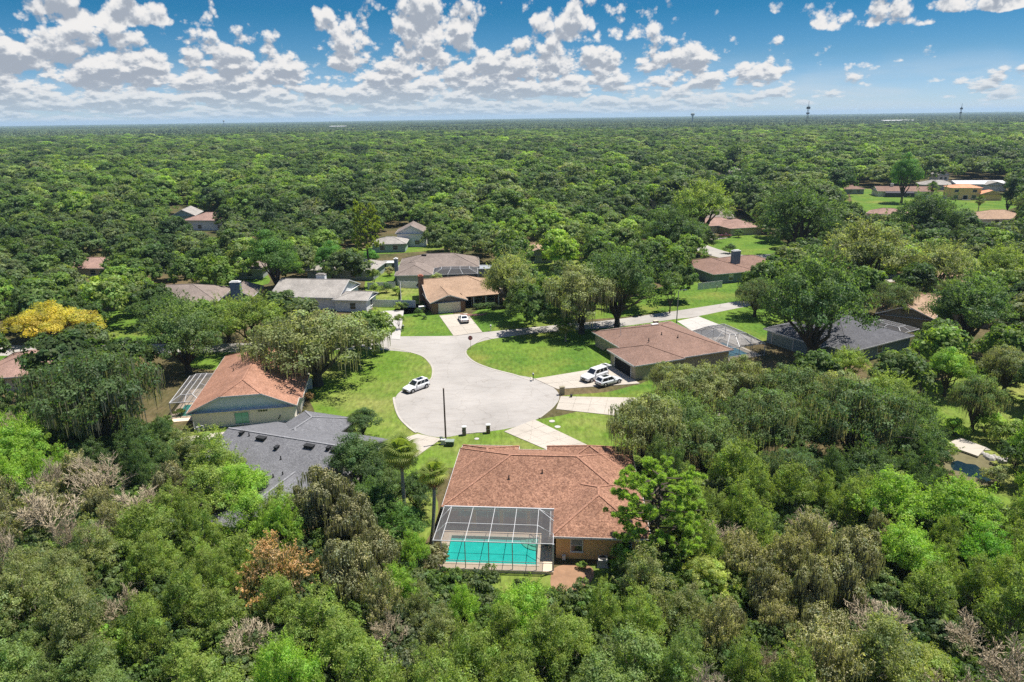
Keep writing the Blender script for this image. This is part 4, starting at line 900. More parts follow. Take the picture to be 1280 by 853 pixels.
def mailbox(label, p, rz=0, m=None):
    t = thing('mailbox', label, 'mailbox', (*at(*p), 0), rz); b = MB(); b.box(-.06, -.06, 0, .06, .06, 1.05); b.obj('post', M_pipe if m is None else m, t)
    b = MB(); b.box(-.15, -.28, 1.05, .15, .28, 1.2); b.tube([(0, -.28, 1.2), (0, .28, 1.2)], [.15, .15], 12); b.obj('letter_box', m or mat('mailbox_grey', (.38, .40, .38), .5, .1, 3), t); return t
mailbox('dark post mailbox on the grass where the bulb meets the lawn', (666.5, 476)); mailbox('white mailbox on the lawn edge across from the stop sign', (613.5, 414), 0, M_white); mailbox('dark mailbox at the corner lawn beside a small tree', (504, 414)); mailbox('small dark mailbox in front of the blue green walled house', (896, 364))
# stop sign
x, y = at(588.3, 437); t = thing('stop_sign', 'red octagonal STOP sign on a post at the corner lawn', 'stop sign', (x, y, 0), R_(8))
b = MB(); b.tube([(0, .03, 0), (0, .03, 2.35)], [.04, .04], 6); b.obj('post', M_steel, t)
M_red = mat('sign_red', (.45, .02, .025), .5, .05, 2); M_signw = mat('sign_white', (.8, .8, .8), .5, .03, 2)
def octo(r, yy, nm, m, par, th=.02):
    b = MB(); P = [(r * math.cos(R_(22.5 + 45 * k)), r * math.sin(R_(22.5 + 45 * k))) for k in range(8)]
    b.quad(*[(a, yy, c + 2.35) for a, c in P]); b.quad(*[(a, yy + th, c + 2.35) for a, c in P[::-1]])
    for k in range(8): a, c = P[k]; d, e = P[(k + 1) % 8]; b.quad((a, yy, c + 2.35), (d, yy, e + 2.35), (d, yy + th, e + 2.35), (a, yy + th, c + 2.35))
    return b.obj(nm, m, par)
pl = octo(.48, -.012, 'sign_plate', M_signw, t); octo(.445, -.020, 'sign_face', M_red, pl, .005)
tx = bpy.data.curves.new('lettering', 'FONT'); tx.body = 'STOP'; tx.size = .36; tx.align_x = 'CENTER'; tx.align_y = 'CENTER'; tx.extrude = .004; tx.materials.append(M_signw)
to = link('tmp_text', tx, pl); bpy.context.view_layer.update(); tm = bpy.data.meshes.new_from_object(to.evaluated_get(bpy.context.evaluated_depsgraph_get())); bpy.data.objects.remove(to); to = link('lettering', tm, pl); to.location = (0, -.026, 2.35); to.rotation_euler = (R_(90), 0, 0)
# light pole right with arm, slim antenna pole, small poles
x, y = at(845.5, 407); t = thing('street_lamp', 'tall slim street lamp behind the brown hip roof', 'street lamp', (x, y, 0))
b = MB(); b.tube([(0, 0, 0), (0, 0, 7.6)], [.12, .08], 8); b.obj('pole', M_pole_c, t); b = MB(); b.tube([(0, 0, 7.5), (.5, 0, 7.8), (1.3, 0, 7.85)], [.05, .04, .04], 6); b.obj('arm', M_pole_c, t); b = MB(); b.box(1.1, -.14, 7.74, 1.75, .14, 7.86); b.obj('lamp_head', M_steel, t)
x, y = at(774.5, 443); t = thing('flagpole', 'thin white pole beside the dark bush at the brown roof corner', 'pole', (x, y, 0)); b = MB(); b.tube([(0, 0, 0), (0, 0, 5.6)], [.05, .035], 8); b.obj('pole', M_white, t); b = MB(); b.tube([(0, 0, 5.6), (0, 0, 5.7), (0, 0, 5.78)], [.03, .07, .02], 8); b.obj('finial', M_white, t)
for p, lb in (((714, 497), 'grey riser box on the grass strip between two driveways'),): box_thing('utility_box', lb, 'utility box', p, 0, .3, .3, .45, M_pipe, .04)
for k, p in enumerate(((596, 549), (655, 548), (671, 528), (690, 527), (712, 511), (697, 534))): 
    b = MB(); rr = .35 + .1 * (k % 2); b.tube([(0, 0, 0), (0, 0, .05)], [rr, rr], 10); o = b.obj('manhole_cover' if k < 2 else 'stepping_stone', M_conc_w, None, (*at(*p), .012))
    tag(o, ['round pale cover in the grass just below the brown mailbox', 'round pale cover in the grass above the terracotta roof', 'pale flat stone in the grass wedge touching the bulb', 'pale flat stone in the middle of the grass wedge', 'pale flat stone under the lower driveway edge', 'pale flat stone close to the curving driveway'][k], 'cover' if k < 2 else 'stone')
# vinyl fences behind the white house
def fence(label, A, B, n, hh=1.85):
    a, c = Vector((*at(*A), 0)), Vector((*at(*B), 0)); d = c - a; t = thing('vinyl_fence', label, 'fence', a, math.atan2(d.y, d.x)); L = d.length / n
    for k in range(n):
        b = MB(); b.box(k * L + .07, -.02, .08, (k + 1) * L - .07, .02, hh); b.obj('fence_panel', M_white, t)
        b = MB(); b.box(k * L - .065, -.065, 0, k * L + .065, .065, hh + .1); b.obj('post', M_white, t)
fence('white vinyl fence at the head of the pale driveway', (464, 384), (520, 385), 6); fence('white vinyl fence across the back garden, shorter run', (460, 362), (495, 361), 5); fence('white vinyl fence run close to the brick chimney', (499, 360), (525, 361), 4); fence('white vinyl fence joining the two garden fence lines', (501, 361), (502, 385), 4)
fence('low white fence behind the lawn of the long ranch house', (1150, 249), (1186, 249), 5)
t = thing('planter', 'brick edged flower bed curving by the peach house entrance', 'planter', (*at(592, 393), 0)); b = MB(); b.tube([(-3, 0, .1), (-1, -1.6, .1), (2, -1.2, .1), (3, .2, .1)], [.2] * 4, 5); b.obj('brick_edge', mat('brick_pink', (.5, .27, .2), .9, .2, 5), t)
b = MB(); b.quad((-3, 0, .08), (-1, -1.6, .08), (2, -1.2, .08), (3, .2, .08)); b.obj('soil', mat('mulch', (.30, .16, .11), .9, .3, 3), t)
# masts on the horizon
def mast(label, p, hh, w_):
    x, y = at(*p); t = thing('radio_mast', label, 'mast', (x, y, 0)); b = MB()
    pts = [(w_ * math.cos(a), w_ * math.sin(a)) for a in (0, 2.09, 4.19)]
    for i, (a, c) in enumerate(pts):
        q = MB(); q.bar((a, c, 0), (a * .6, c * .6, hh), .4); q.obj('leg', M_pipe, t)
    for k in range(12):
        z0, z1 = hh * k / 12, hh * (k + 1) / 12
        for i in range(3): a, c = pts[i], pts[(i + 1) % 3]; f0, f1 = 1 - .4 * k / 12, 1 - .4 * (k + 1) / 12; b.bar((a[0] * f0, a[1] * f0, z0), (c[0] * f1, c[1] * f1, z1), .3)
    b.obj('lattice', M_pipe, t)
    b = MB(); b.box(-w_ * 1.4, -w_ * .5, hh * .86, w_ * 1.4, w_ * .5, hh * .95); b.box(-w_ * 1.2, -w_ * .5, hh * .66, w_ * 1.2, w_ * .5, hh * .72); b.obj('antenna', M_pipe, t); b = MB(); b.tube([(0, 0, hh), (0, 0, hh * 1.18)], [.6, .3], 5); b.obj('spike', M_pipe, t)
mast('tall dark lattice mast rising above the tree horizon', (1007.5, 163), 62, 3.2); mast('shorter faint mast on the horizon beside scattered small clouds', (1198, 158), 55, 2.5)
def wtower(label, p, hh, r):
    x, y = at(*p); t = thing('water_tower', label, 'water tower', (x, y, 0)); b = MB(); b.tube([(0, 0, 0), (0, 0, hh - r)], [r * .35, r * .3], 10); b.obj('stem', W_grey, t); b = MB(); b.tube([(0, 0, hh - r * 1.2), (0, 0, hh - r * .6), (0, 0, hh), (0, 0, hh + r * .4)], [r * .3, r, r * .95, r * .2], 14); b.obj('tank', W_grey, t)
wtower('small grey water tower on the flat left horizon', (281, 163), 48, 5); wtower('dark blocky tower among trees on the horizon', (865, 158), 48, 8)

# ================================================================== TREES
rng = np.random.default_rng(11)
def unit(n, zmin=-1.0):
    z = rng.uniform(zmin, 1, n); a = rng.uniform(0, 2 * np.pi, n); r = np.sqrt(1 - z * z)
    return np.stack([r * np.cos(a), r * np.sin(a), z], 1)
def leaf_mesh(name, P, N, S, T, m, aspect=.6, fold=0.0):
    """one rhombic leaf spray per point P with normal N, size S and tint T"""
    n = len(P); N = N / np.linalg.norm(N, axis=1)[:, None]
    A = np.cross(N, unit(n)); A /= np.maximum(1e-6, np.linalg.norm(A, axis=1))[:, None]; B = np.cross(N, A)
    S = S[:, None]; V = np.empty((n, 4, 3))
    V[:, 0] = P - A * S; V[:, 1] = P - B * S * aspect; V[:, 2] = P + A * S; V[:, 3] = P + B * S * aspect
    if fold: V[:, 1] -= N * S * fold; V[:, 3] -= N * S * fold
    me = bpy.data.meshes.new(name); me.vertices.add(4 * n); me.vertices.foreach_set('co', V.reshape(-1).astype(np.float32))
    me.loops.add(4 * n); me.loops.foreach_set('vertex_index', np.arange(4 * n, dtype=np.int32))
    me.polygons.add(n); me.polygons.foreach_set('loop_start', np.arange(0, 4 * n, 4, dtype=np.int32))
    at_ = me.attributes.new('tint', 'FLOAT_COLOR', 'FACE'); c = np.ones((n, 4), np.float32); c[:, :3] = T; at_.data.foreach_set('color', c.reshape(-1))
    me.materials.append(m); me.update(calc_edges=True); return me
def crown_points(R, Hh, zb, nl, lr, nc, cr, nleaf, ls, flat=.8, moss=0.0, up=.35, ragged=.25, top=1.0, shoots=0):
    """lobed crown: lobes -> clumps -> leaf sprays. returns P,N,S,T and lobe centres"""
    lob = []
    for i in range(nl):
        a = 2 * math.pi * (i * .618 + rng.uniform(-.06, .06)); rad = (R - lr) * math.sqrt((i + .3) / nl) * rng.uniform(.85, 1.15)
        zz = zb + lr * .6 + (Hh - lr * .8 - zb - lr * .6) * (1 - (rad / max(.1, R - lr)) ** 2 * .75) * rng.uniform(1 - ragged, 1)
        lob.append((rad * math.cos(a), rad * math.sin(a), zz, lr * rng.uniform(.72, 1.18)))
    P, N, S, T = [], [], [], []
    for (x, y, z, r) in lob:
        lt = rng.uniform(.86, 1.14)
        d = unit(nc, -.45); d[:, 2] *= flat
        cc = np.array([x, y, z]) + d * (r * rng.uniform(.55, 1.0, nc) ** .5)[:, None]
        for k in range(nc):
            m = int(nleaf * rng.uniform(.6, 1.3)); u = unit(m, -.75); q = cr * rng.uniform(.6, 1.25)
            p = cc[k] + u * (q * rng.uniform(.25, 1, m) ** .5)[:, None] * np.array([1, 1, .7])
            P.append(p); nn = u * .9 + d[k] * .7 + unit(m) * .75 + np.array([0, 0, up]); N.append(nn)
            S.append(ls * rng.uniform(.6, 1.35, m)); ct = lt * rng.uniform(.70, 1.30); hue = rng.uniform(-.07, .10)
            tt = ct * rng.uniform(.75, 1.28, m); T.append(np.stack([tt * (1 + hue * 1.3), tt, tt * (1 - hue)], 1))
        for k in range(shoots):
            d0 = unit(1, .05)[0]; d0[2] = abs(d0[2]) + .25; d0 /= np.linalg.norm(d0); Ls = lr * rng.uniform(.55, 1.0); m = int(34 * rng.uniform(.7, 1.2)); tpar = rng.uniform(0, 1, m)
            p = np.array([x, y, z]) + d0 * (r * .75) + d0 * (tpar * Ls)[:, None] + rng.normal(0, .10, (m, 3)) * (1.6 - tpar)[:, None]; P.append(p); N.append(unit(m) + np.array([0, 0, .4])); S.append(ls * rng.uniform(.6, 1.3, m)); tt = lt * rng.uniform(.85, 1.35) * rng.uniform(.8, 1.2, m); T.append(np.stack([tt * 1.06, tt, tt * .92], 1))
    return np.concatenate(P), np.concatenate(N), np.concatenate(S), np.concatenate(T), lob
def limbs(lob, Hh, zb, tr, bend=.6, lean=(0, 0), n=7, sub=2):
    b = MB(); zf = zb * rng.uniform(.45, .7)
    b.tube([(0, 0, -.3), (lean[0] * .3, lean[1] * .3, zf * .5), (lean[0], lean[1], zf)], [tr * 1.25, tr, tr * .85], n)
    for (x, y, z, r) in lob:
        p0 = Vector((lean[0], lean[1], zf * rng.uniform(.75, 1))); p3 = Vector((x, y, z))
        m1 = p0.lerp(p3, .35) + Vector((rng.uniform(-bend, bend), rng.uniform(-bend, bend), rng.uniform(0, bend))); m2 = p0.lerp(p3, .7) + Vector((rng.uniform(-bend, bend), rng.uniform(-bend, bend), rng.uniform(0, bend)))
        b.tube([p0, m1, m2, p3], [tr * .55, tr * .4, tr * .26, tr * .1], 5, False)
        for k in range(sub):
            e = p3 + Vector(unit(1, -.2)[0]) * r * .9; b.tube([m2, m2.lerp(e, .5) + Vector((0, 0, .2)), e], [tr * .2, tr * .13, tr * .05], 4, False)
    return b
def moss_pts(P, nst, ln, R):
    idx = rng.choice(len(P), nst); base = P[idx]; low = base[:, 2].argsort(); 
    return base
class Kind: pass
VAR = {}
def variant(key, R, Hh, zb, nl, lr, nc, cr, nleaf, ls, tr=.3, bark=None, moss=0, mossl=1.2, far=False, **kw):
    P, N, S, T, lob = crown_points(R, Hh, zb, nl, lr, nc, cr, nleaf, ls, **kw)
    v = Kind(); v.R, v.H = R, Hh
    v.crown = leaf_mesh('crown_' + key, P, N, S, T, M_leaf_far if far else M_leaf, .6, .15)
    v.trunk = limbs(lob, Hh, zb, tr).mesh('trunk_' + key, bark or M_bark)
    v.moss = None
    if moss:
        base = P[rng.choice(len(P), moss)]; A, B_, S_, T_ = [], [], [], []
        k = 3; PP = []
        for i in range(k): PP.append(base + np.array([0, 0, -1.0]) * (mossl * (i + .5) / k * rng.uniform(.7, 1.2, moss))[:, None] + rng.normal(0, .05, (moss, 3)))
        n = len(base); Vv = np.empty((n * k, 4, 3)); s = 0
        wd = rng.uniform(.025, .07, n)[:, None]; ang = rng.uniform(0, 6.28, n); dx = np.stack([np.cos(ang), np.sin(ang), 0 * ang], 1)
        L = mossl * rng.uniform(.4, 1.3, n)
        for i in range(k):
            t0, t1 = i / k, (i + 1) / k; j = rng.normal(0, .05, (n, 3)) * (i > 0)
            a = base + np.array([0, 0, -1]) * (L * t0)[:, None]; c = base + np.array([0, 0, -1]) * (L * t1)[:, None]
            Vv[s:s + n, 0] = a - dx * wd * (1 - t0 * .6); Vv[s:s + n, 1] = a + dx * wd * (1 - t0 * .6); Vv[s:s + n, 2] = c + dx * wd * (1 - t1 * .7); Vv[s:s + n, 3] = c - dx * wd * (1 - t1 * .7); s += n
        me = bpy.data.meshes.new('moss_' + key); nn = n * k; me.vertices.add(4 * nn); me.vertices.foreach_set('co', Vv.reshape(-1).astype(np.float32)); me.loops.add(4 * nn); me.loops.foreach_set('vertex_index', np.arange(4 * nn, dtype=np.int32)); me.polygons.add(nn); me.polygons.foreach_set('loop_start', np.arange(0, 4 * nn, 4, dtype=np.int32))
        a_ = me.attributes.new('tint', 'FLOAT_COLOR', 'FACE'); c = np.ones((nn, 4), np.float32); c[:, :3] = rng.uniform(.7, 1.3, nn)[:, None]; a_.data.foreach_set('color', c.reshape(-1)); me.materials.append(M_leaf); me.update(calc_edges=True); v.moss = me
    VAR[key] = v; return v
def dead_variant(key, R, Hh, seed, nb=9, depth=4, r0=.16):
    b = MB(); r_ = random.Random(seed)
    def br(p, d, L, r, k):
        q = p + d * L * .5 + Vector((r_.uniform(-.1, .1), r_.uniform(-.1, .1), r_.uniform(-.05, .15))) * L; e = q + (d + Vector((r_.uniform(-.4, .4), r_.uniform(-.4, .4), r_.uniform(-.15, .3)))).normalized() * L * .5
        b.tube([p, q, e], [r, r * .75, r * .5], 3 if k < 2 else 4, False)
        if k <= 0: return
        for i in range(3 if k > 2 else 4):
            s_ = q if i % 2 else e; dd = (d + Vector((r_.uniform(-1, 1), r_.uniform(-1, 1), r_.uniform(-.35, .7)))).normalized(); br(s_, dd, L * r_.uniform(.55, .8), max(.022, r * .5), k - 1)
    b.tube([(0, 0, -.2), (.1, 0, Hh * .25), (0, .1, Hh * .4)], [r0 * 1.3, r0, r0 * .8], 6, False)
    for i in range(nb):
        a = 2 * math.pi * i / nb + r_.uniform(-.3, .3); z = Hh * r_.uniform(.2, .42); br(Vector((0, 0, z)), Vector((math.cos(a) * .8, math.sin(a) * .8, r_.uniform(.3, 1.1))).normalized(), R * .42, r0 * .5, depth)
    v = Kind(); v.R, v.H = R, Hh; v.trunk = b.mesh('branches_' + key, M_dead); v.crown = None; v.moss = None; VAR[key] = v; return v
# near/mid quality variants (metres)
for i in range(4): variant(f'oak{i}', 6.2, 10.0, 2.0, 14 + i, 2.5, 12, .98, 118, .125, .42, moss=0, flat=.8, shoots=7)
for i in range(2): variant(f'mossoak{i}', 6.4, 10.4, 2.2, 15, 2.5, 11, .95, 115, .12, .42, moss=3200, mossl=1.5, flat=.8)
for i in range(3): variant(f'wood{i}', 3.5, 8.8, 1.8, 13, 1.25, 13, .60, 74, .088, .16, M_bark_grey, flat=1.0, ragged=.6, shoots=7)
for i in range(2): variant(f'bright{i}', 4.2, 9.0, 2.4, 14, 1.4, 13, .66, 88, .095, .2, flat=.8, ragged=.5, shoots=6)
for i in range(2): variant(f'willow{i}', 3.2, 8.8, 2.2, 9, 1.25, 9, .7, 62, .085, .16, M_bark_grey, moss=5200, mossl=.9, flat=1.0, ragged=.5)
for i in range(2): variant(f'sparse{i}', 3.2, 8.4, 2.0, 9, 1.3, 8, .65, 46, .085, .13, M_dead, moss=1500, mossl=.8, flat=1.0, ragged=.5, shoots=8)
variant('yellow', 7.0, 8.6, 2.6, 17, 2.1, 12, .85, 110, .12, .4, flat=.55, ragged=.12)
variant('round', 4.6, 9.6, 2.2, 12, 2.0, 14, .85, 140, .115, .3, flat=1.0, ragged=.15)
variant('cypress', 4.0, 7.6, 1.6, 16, 1.35, 10, .6, 110, .095, .2, flat=.5, ragged=.12)
variant('column', 2.6, 12, .8, 12, 1.1, 10, .8, 80, .2, .22, flat=1.4, ragged=.1)
variant('shrub0', 1.2, 1.5, .25, 6, .5, 7, .35, 55, .085, .05, flat=.8)
variant('shrub1', 1.5, 2.3, .3, 7, .6, 7, .4, 55, .09, .06, flat=1.0, ragged=.4)
variant('small', 1.7, 4.2, 1.6, 7, .8, 7, .42, 60, .095, .07, flat=.8)
dead_variant('dead0', 3.6, 8.0, 5); dead_variant('dead1', 3.2, 7.0, 8, 8)
# pine: long bare limbs with round needle tufts at their ends
def pine_variant():
    P, N, S, T, lob = [], [], [], [], []; b = MB(); b.tube([(0, 0, -.3), (.1, .1, 5), (-.1, 0, 9.5), (.1, 0, 12.2)], [.3, .26, .17, .07], 7)
    for i in range(46):
        z = 4.5 + 7.7 * (i / 46); a = i * 2.4; L = 5.0 * math.sqrt(max(.05, 1 - ((z - 7.2) / 6.0) ** 2)) * rng.uniform(.72, 1.05); e = Vector((math.cos(a) * L, math.sin(a) * L, z + L * rng.uniform(.08, .32)))
        m_ = Vector((math.cos(a) * L * .5, math.sin(a) * L * .5, z + .1)); b.tube([(0, 0, z), m_, e], [.10, .07, .03], 4, False)
        for k in range(9):
            q = m_.lerp(e, rng.uniform(.25, 1.05)) + Vector(unit(1, -.3)[0]) * rng.uniform(.2, .95); b.tube([m_.lerp(e, .5), q], [.03, .015], 3, False)
            m = 95; u = unit(m, -.35); r = .42; c = np.array(q); P.append(c + u * r * .55); N.append(np.cross(u, unit(m))); S.append(rng.uniform(.16, .26, m)); tt = rng.uniform(.75, 1.35, m) * rng.uniform(.85, 1.15); T.append(np.stack([tt, tt, tt], 1))
    v = Kind(); v.R, v.H = 5.2, 13; v.crown = leaf_mesh('crown_pine', np.concatenate(P), np.concatenate(N), np.concatenate(S), np.concatenate(T), M_leaf, .22); v.trunk = b.mesh('trunk_pine', M_bark); v.moss = None; VAR['pine'] = v
pine_variant()

COL = dict(oak=(.070, .105, .038), dark=(.050, .082, .030), olive=(.118, .136, .060), mid=(.112, .150, .040), blue=(.098, .136, .048), bright=(.118, .185, .034), lime=(.125, .185, .048), grey=(.170, .172, .105), rust=(.235, .160, .085), yellow=(.235, .205, .042), cyp=(.165, .195, .058), pine=(.122, .172, .040), dry=(.150, .148, .085), moss=(.25, .245, .18))
def plant(vk, x, y, s, label, name, cat, col, group=None, rz=None, sz=None, mosscol=None, z=0.0):
    v = VAR[vk]; t = bpy.data.objects.new(name, None); C.objects.link(t); t.location = (x, y, z); t.rotation_euler = (0, 0, rng.uniform(0, 6.28) if rz is None else rz)
    t.scale = (s, s, sz or s); t.empty_display_size = .3; tag(t, label, cat, group); j = rng.uniform(.9, 1.12) * 2.1
    a = link('trunk' if v.crown else 'branches', v.trunk, t)
    if v.crown: c = link('crown', v.crown, t); c.color = (col[0] * j, col[1] * j, col[2] * j, 1)
    if v.moss: m = link('hanging_moss', v.moss, t); m.color = (*(mosscol or COL['moss']), 1)
    return t
# ---- keep-clear regions of the photograph's picture: what must stay visible between the trees
KEEP = [
 [(492,440),(545,452),(541,475),(500,494),(492,512),(505,530),(530,545),(556,540),(565,560),(740,566),(735,545),(790,498),(700,496),(790,480),(770,460),(775,412),(850,400),(905,438),(985,450),(960,428),(990,420),(985,400),(935,384),(850,385),(765,402),(700,405),(640,408),(600,388),(612,372),(600,345),(535,340),(530,380),(500,385),(488,430)],
 [(556,566),(720,566),(735,600),(760,600),(785,650),(780,700),(690,712),(690,740),(735,740),(735,716),(700,722),(545,720),(545,640)],
 [(232,516),(262,462),(300,440),(345,443),(365,480),(366,530),(380,545),(430,545),(492,510),(480,450),(495,440),(430,470),(400,500),(380,495),(366,540),(300,545),(228,560)],
 [(290,543),(345,533),(405,545),(440,553),(432,600),(345,608),(300,600)],
 [(205,470),(232,470),(232,510),(212,520)],
 [(490,322),(605,325),(605,335),(490,345)],[(495,312),(560,312),(560,330),(495,330)],
 [(356,348),(425,348),(466,366),(466,385),(440,380),(356,368)],[(465,358),(528,345),(528,385),(468,388)],
 [(215,358),(262,358),(262,370),(215,370)],[(300,352),(320,352),(320,382),(300,382)],
 [(776,412),(835,402),(915,440),(800,460),(770,440)],[(910,430),(940,425),(990,448),(945,450)],
 [(965,400),(985,395),(1000,402),(1130,408),(1140,420),(1065,455),(1005,430)],
 [(1100,390),(1127,372),(1165,366),(1165,400),(1130,408)],
 [(877,320),(890,317),(932,318),(950,325),(925,342),(925,360),(860,362),(878,350)],
 [(800,375),(905,355),(910,372),(830,390)],[(890,300),(955,298),(965,318),(915,322)],[(880,262),(925,268),(945,270),(940,290),(895,294)],
 [(1065,235),(1155,228),(1165,245),(1240,248),(1250,258),(1130,262),(1085,258),(1070,250)],[(1187,222),(1262,222),(1262,250),(1187,250)],
 [(1228,258),(1272,258),(1272,274),(1228,274)],[(1207,268),(1218,266),(1222,280),(1207,276)],[(1083,263),(1098,263),(1104,277),(1088,272)],
 [(1060,229),(1075,229),(1075,239),(1060,239)],[(1148,218),(1165,219),(1168,226),(1148,226)],[(1175,212),(1184,212),(1184,224),(1175,224)],
 [(900,207),(921,207),(921,217),(900,217)],[(801,249),(821,249),(821,258),(801,258)],
 [(656,296),(666,296),(668,320),(690,322),(690,332),(664,330)],
 [(216,253),(230,253),(230,272),(216,272)],[(234,272),(272,272),(272,290),(234,282)],[(76,321),(119,321),(115,338),(85,332)],[(66,301),(77,301),(77,307),(66,307)],
 [(2,446),(30,446),(30,480),(2,490)],[(484,276),(512,276),(512,300),(484,302)],[(470,284),(484,284),(484,304),(470,304)],[(436,304),(452,308),(448,330),(430,320)],
 [(2,434),(30,434),(30,441),(2,441)],[(285,431),(345,429),(345,447),(285,442)],[(240,432),(285,432),(285,438),(240,438)],
 [(130,398),(165,395),(165,420),(130,425)],[(272,345),(318,340),(318,350),(262,356)],
 [(1178,548),(1245,566),(1255,590),(1235,612),(1205,598),(1180,575)],[(1140,344),(1168,344),(1168,356),(1140,354)],
 [(1172,495),(1200,495),(1205,545),(1180,545)],[(1240,572),(1262,590),(1275,640),(1245,625)],[(1228,472),(1280,478),(1280,508),(1232,502)],
]
def clear(x, y, r, hh, zb):
    for (dx, z) in ((0, hh), (0, hh * .75), (-r, hh * .62), (r, hh * .62), (-r * .7, hh * .85), (r * .7, hh * .85), (0, hh * .5), (-r * .6, zb), (r * .6, zb), (0, zb * .9)):
        a, b, _ = pr(x + dx, y, z)
        for K in KEEP:
            if inpoly(a, b, K): return False
    return True
def infoot(x, y, m=0):
    for f in FOOT:
        if inpoly(x, y, f): return True
    return False
PLACED = []
def hero(vk, cx, cy, wpx, label, name='oak_tree', cat='oak tree', col='oak', hs_=1.0, group=None, base=None, rz=None):
    """tree whose crown centre is seen at cx,cy with width wpx (photograph pixels); base = pixel of its foot if that shows"""
    v = VAR[vk]; hh = v.H; zc = hh * .60
    for _ in range(4):
        if base: x, y = at(*base)
        else: x, y = at(cx, cy, zc)
        s = wpx / pr(x, y, zc)[2] / (2 * v.R); sz = s * hs_; zc = v.H * sz * .60
    if base:
        # scale height so that the crown centre falls on cy
        for _ in range(6):
            e = pr(x, y, zc)[1] - cy; zc += e / (pr(x, y, zc)[2] * .95)
        sz = min(1.9 * s, max(.55 * s, zc / (.60 * v.H)))
    PLACED.append((x, y, v.R * s * .8)); c = COL[col] if isinstance(col, str) else col
    return plant(vk, x, y, s, label, name, cat, c, group, rz, sz)
# ---- trees one can point at
hero('yellow', 62, 406, 128, 'golden yellow flowering tree with a wide flat crown beside the street', 'flowering_tree', 'tree', 'yellow', .95)
hero('mossoak0', 118, 488, 188, 'big dark multi stemmed oak between the edge house and the dark pool cage', col='dark', hs_=1.0)
hero('oak1', 232, 412, 118, 'dark oak on the street corner behind the rust shingle roof', col='oak', base=(236, 466))
hero('mossoak1', 388, 422, 185, 'broad grey green mossy oak overhanging the lawn beside the rust roof', col='olive', base=(398, 482))
hero('oak2', 316, 396, 92, 'smaller oak squeezed between the broad mossy oak and the corner oak', col='mid')
hero('round', 342, 322, 78, 'round headed bright green broadleaf tree behind the slate chimney house', 'broadleaf_tree', 'tree', (.062, .118, .028))
hero('round', 413, 323, 50, 'compact dark glossy broadleaf tree beside a grey gable', 'broadleaf_tree', 'tree', (.055, .12, .025))
hero('pine', 462, 291, 42, 'flat topped yellow green tree on a bare stem behind the white fences', 'pine_tree', 'tree', (.130, .155, .036), base=(462, 345))
hero('round', 462, 322, 26, 'small dark broadleaf tree under the yellow green flat topped one', 'broadleaf_tree', 'tree', (.06, .14, .025))
hero('small', 467, 345, 20, 'small bushy tree on the garden lawn before the grey gable', 'young_tree', 'tree', 'mid'); hero('small', 497, 400, 17, 'little round tree on the lawn at the pale driveway', 'young_tree', 'tree', 'mid', base=(499, 412))
hero('oak3', 636, 350, 80, 'grey green oak on the lawn of the peach roofed house', col='olive', base=(637, 394))
hero('mossoak0', 715, 364, 122, 'mossy olive oak leaning over the street opposite the brown hip roof', col='olive', base=(727, 417))
hero('oak0', 778, 350, 112, 'large dense dark oak standing tall behind the brown hip roof corner', col='dark', base=(771, 412))
hero('small', 839, 360, 40, 'slender oak by the street lamp across from the driveway mouth', 'young_tree', 'tree', 'oak', 1.1)
hero('mossoak1', 945, 365, 66, 'moss hung oak with a forked trunk on the bright lawn wedge', col='oak', base=(943, 396))
hero('oak1', 1028, 372, 152, 'giant dark oak rising in front of the charcoal roof', col='dark', base=(1012, 450), hs_=1.1)
hero('oak2', 1085, 310, 120, 'huge grey green oak behind the giant dark oak', col='olive'); hero('mossoak0', 1115, 372, 70, 'moss hung oak between the charcoal roof and the beige gable', col='oak')
hero('oak0', 1000, 262, 118, 'spreading dark oak beside the second street bend', col='dark'); hero('oak3', 1160, 268, 84, 'dark rounded oak in front of the long ranch house', col='dark')
hero('oak1', 880, 250, 92, 'mid green oak at the mouth of the second street', col='mid'); hero('oak2', 842, 286, 84, 'dark oak overhanging the bend of the second street', col='dark')
hero('oak3', 1215, 385, 120, 'very dark oak crown over the slanting bare trunk', col='dark'); hero('oak0', 1180, 330, 90, 'olive oak ahead of the small tan house on the street end', col='olive'); hero('oak1', 1255, 330, 80, 'mid green oak at the frame edge below the tan hip roof', col='mid')
hero('round', 1187, 460, 62, 'vivid green round tree standing out of the darker oaks', 'broadleaf_tree', 'tree', 'bright'); hero('round', 1135, 466, 44, 'vivid green small crown paired with the round one', 'broadleaf_tree', 'tree', 'bright')
hero('mossoak0', 1218, 495, 78, 'moss hung oak with a bare pale trunk on the grass above the pond', col='oak', base=(1214, 540))
hero('mossoak1', 1262, 455, 80, 'moss draped oak at the edge above the sunny clearing', col='olive')
hero('mossoak0', 1070, 515, 150, 'broad dark oak in the middle of the oak belt before the pond', col='dark'); hero('mossoak1', 950, 520, 130, 'mossy oak hiding the pale roofed house', col='oak'); hero('mossoak1', 985, 585, 95, 'moss curtained oak at the woodland edge behind the sparse trees', col='dark')
hero('mossoak0', 868, 484, 112, 'olive mossy oak against the olive siding of the brown house', col='olive'); hero('mossoak1', 802, 528, 128, 'mossy oak throwing its shadow on the terracotta roof', col='olive', base=(806, 588)); hero('mossoak0', 885, 552, 112, 'mossy oak standing behind the bright pine', col='oak')
hero('oak3', 1150, 555, 90, 'dark oak crown hanging over the pond bank', col='dark'); hero('oak0', 1060, 452, 60, 'oak crown right below the blue green wall of the charcoal house', col='mid')
hero('pine', 815, 640, 128, 'bright lime green pine leaning over the orange stucco wall', 'pine_tree', 'pine tree', 'pine', base=(818, 722))
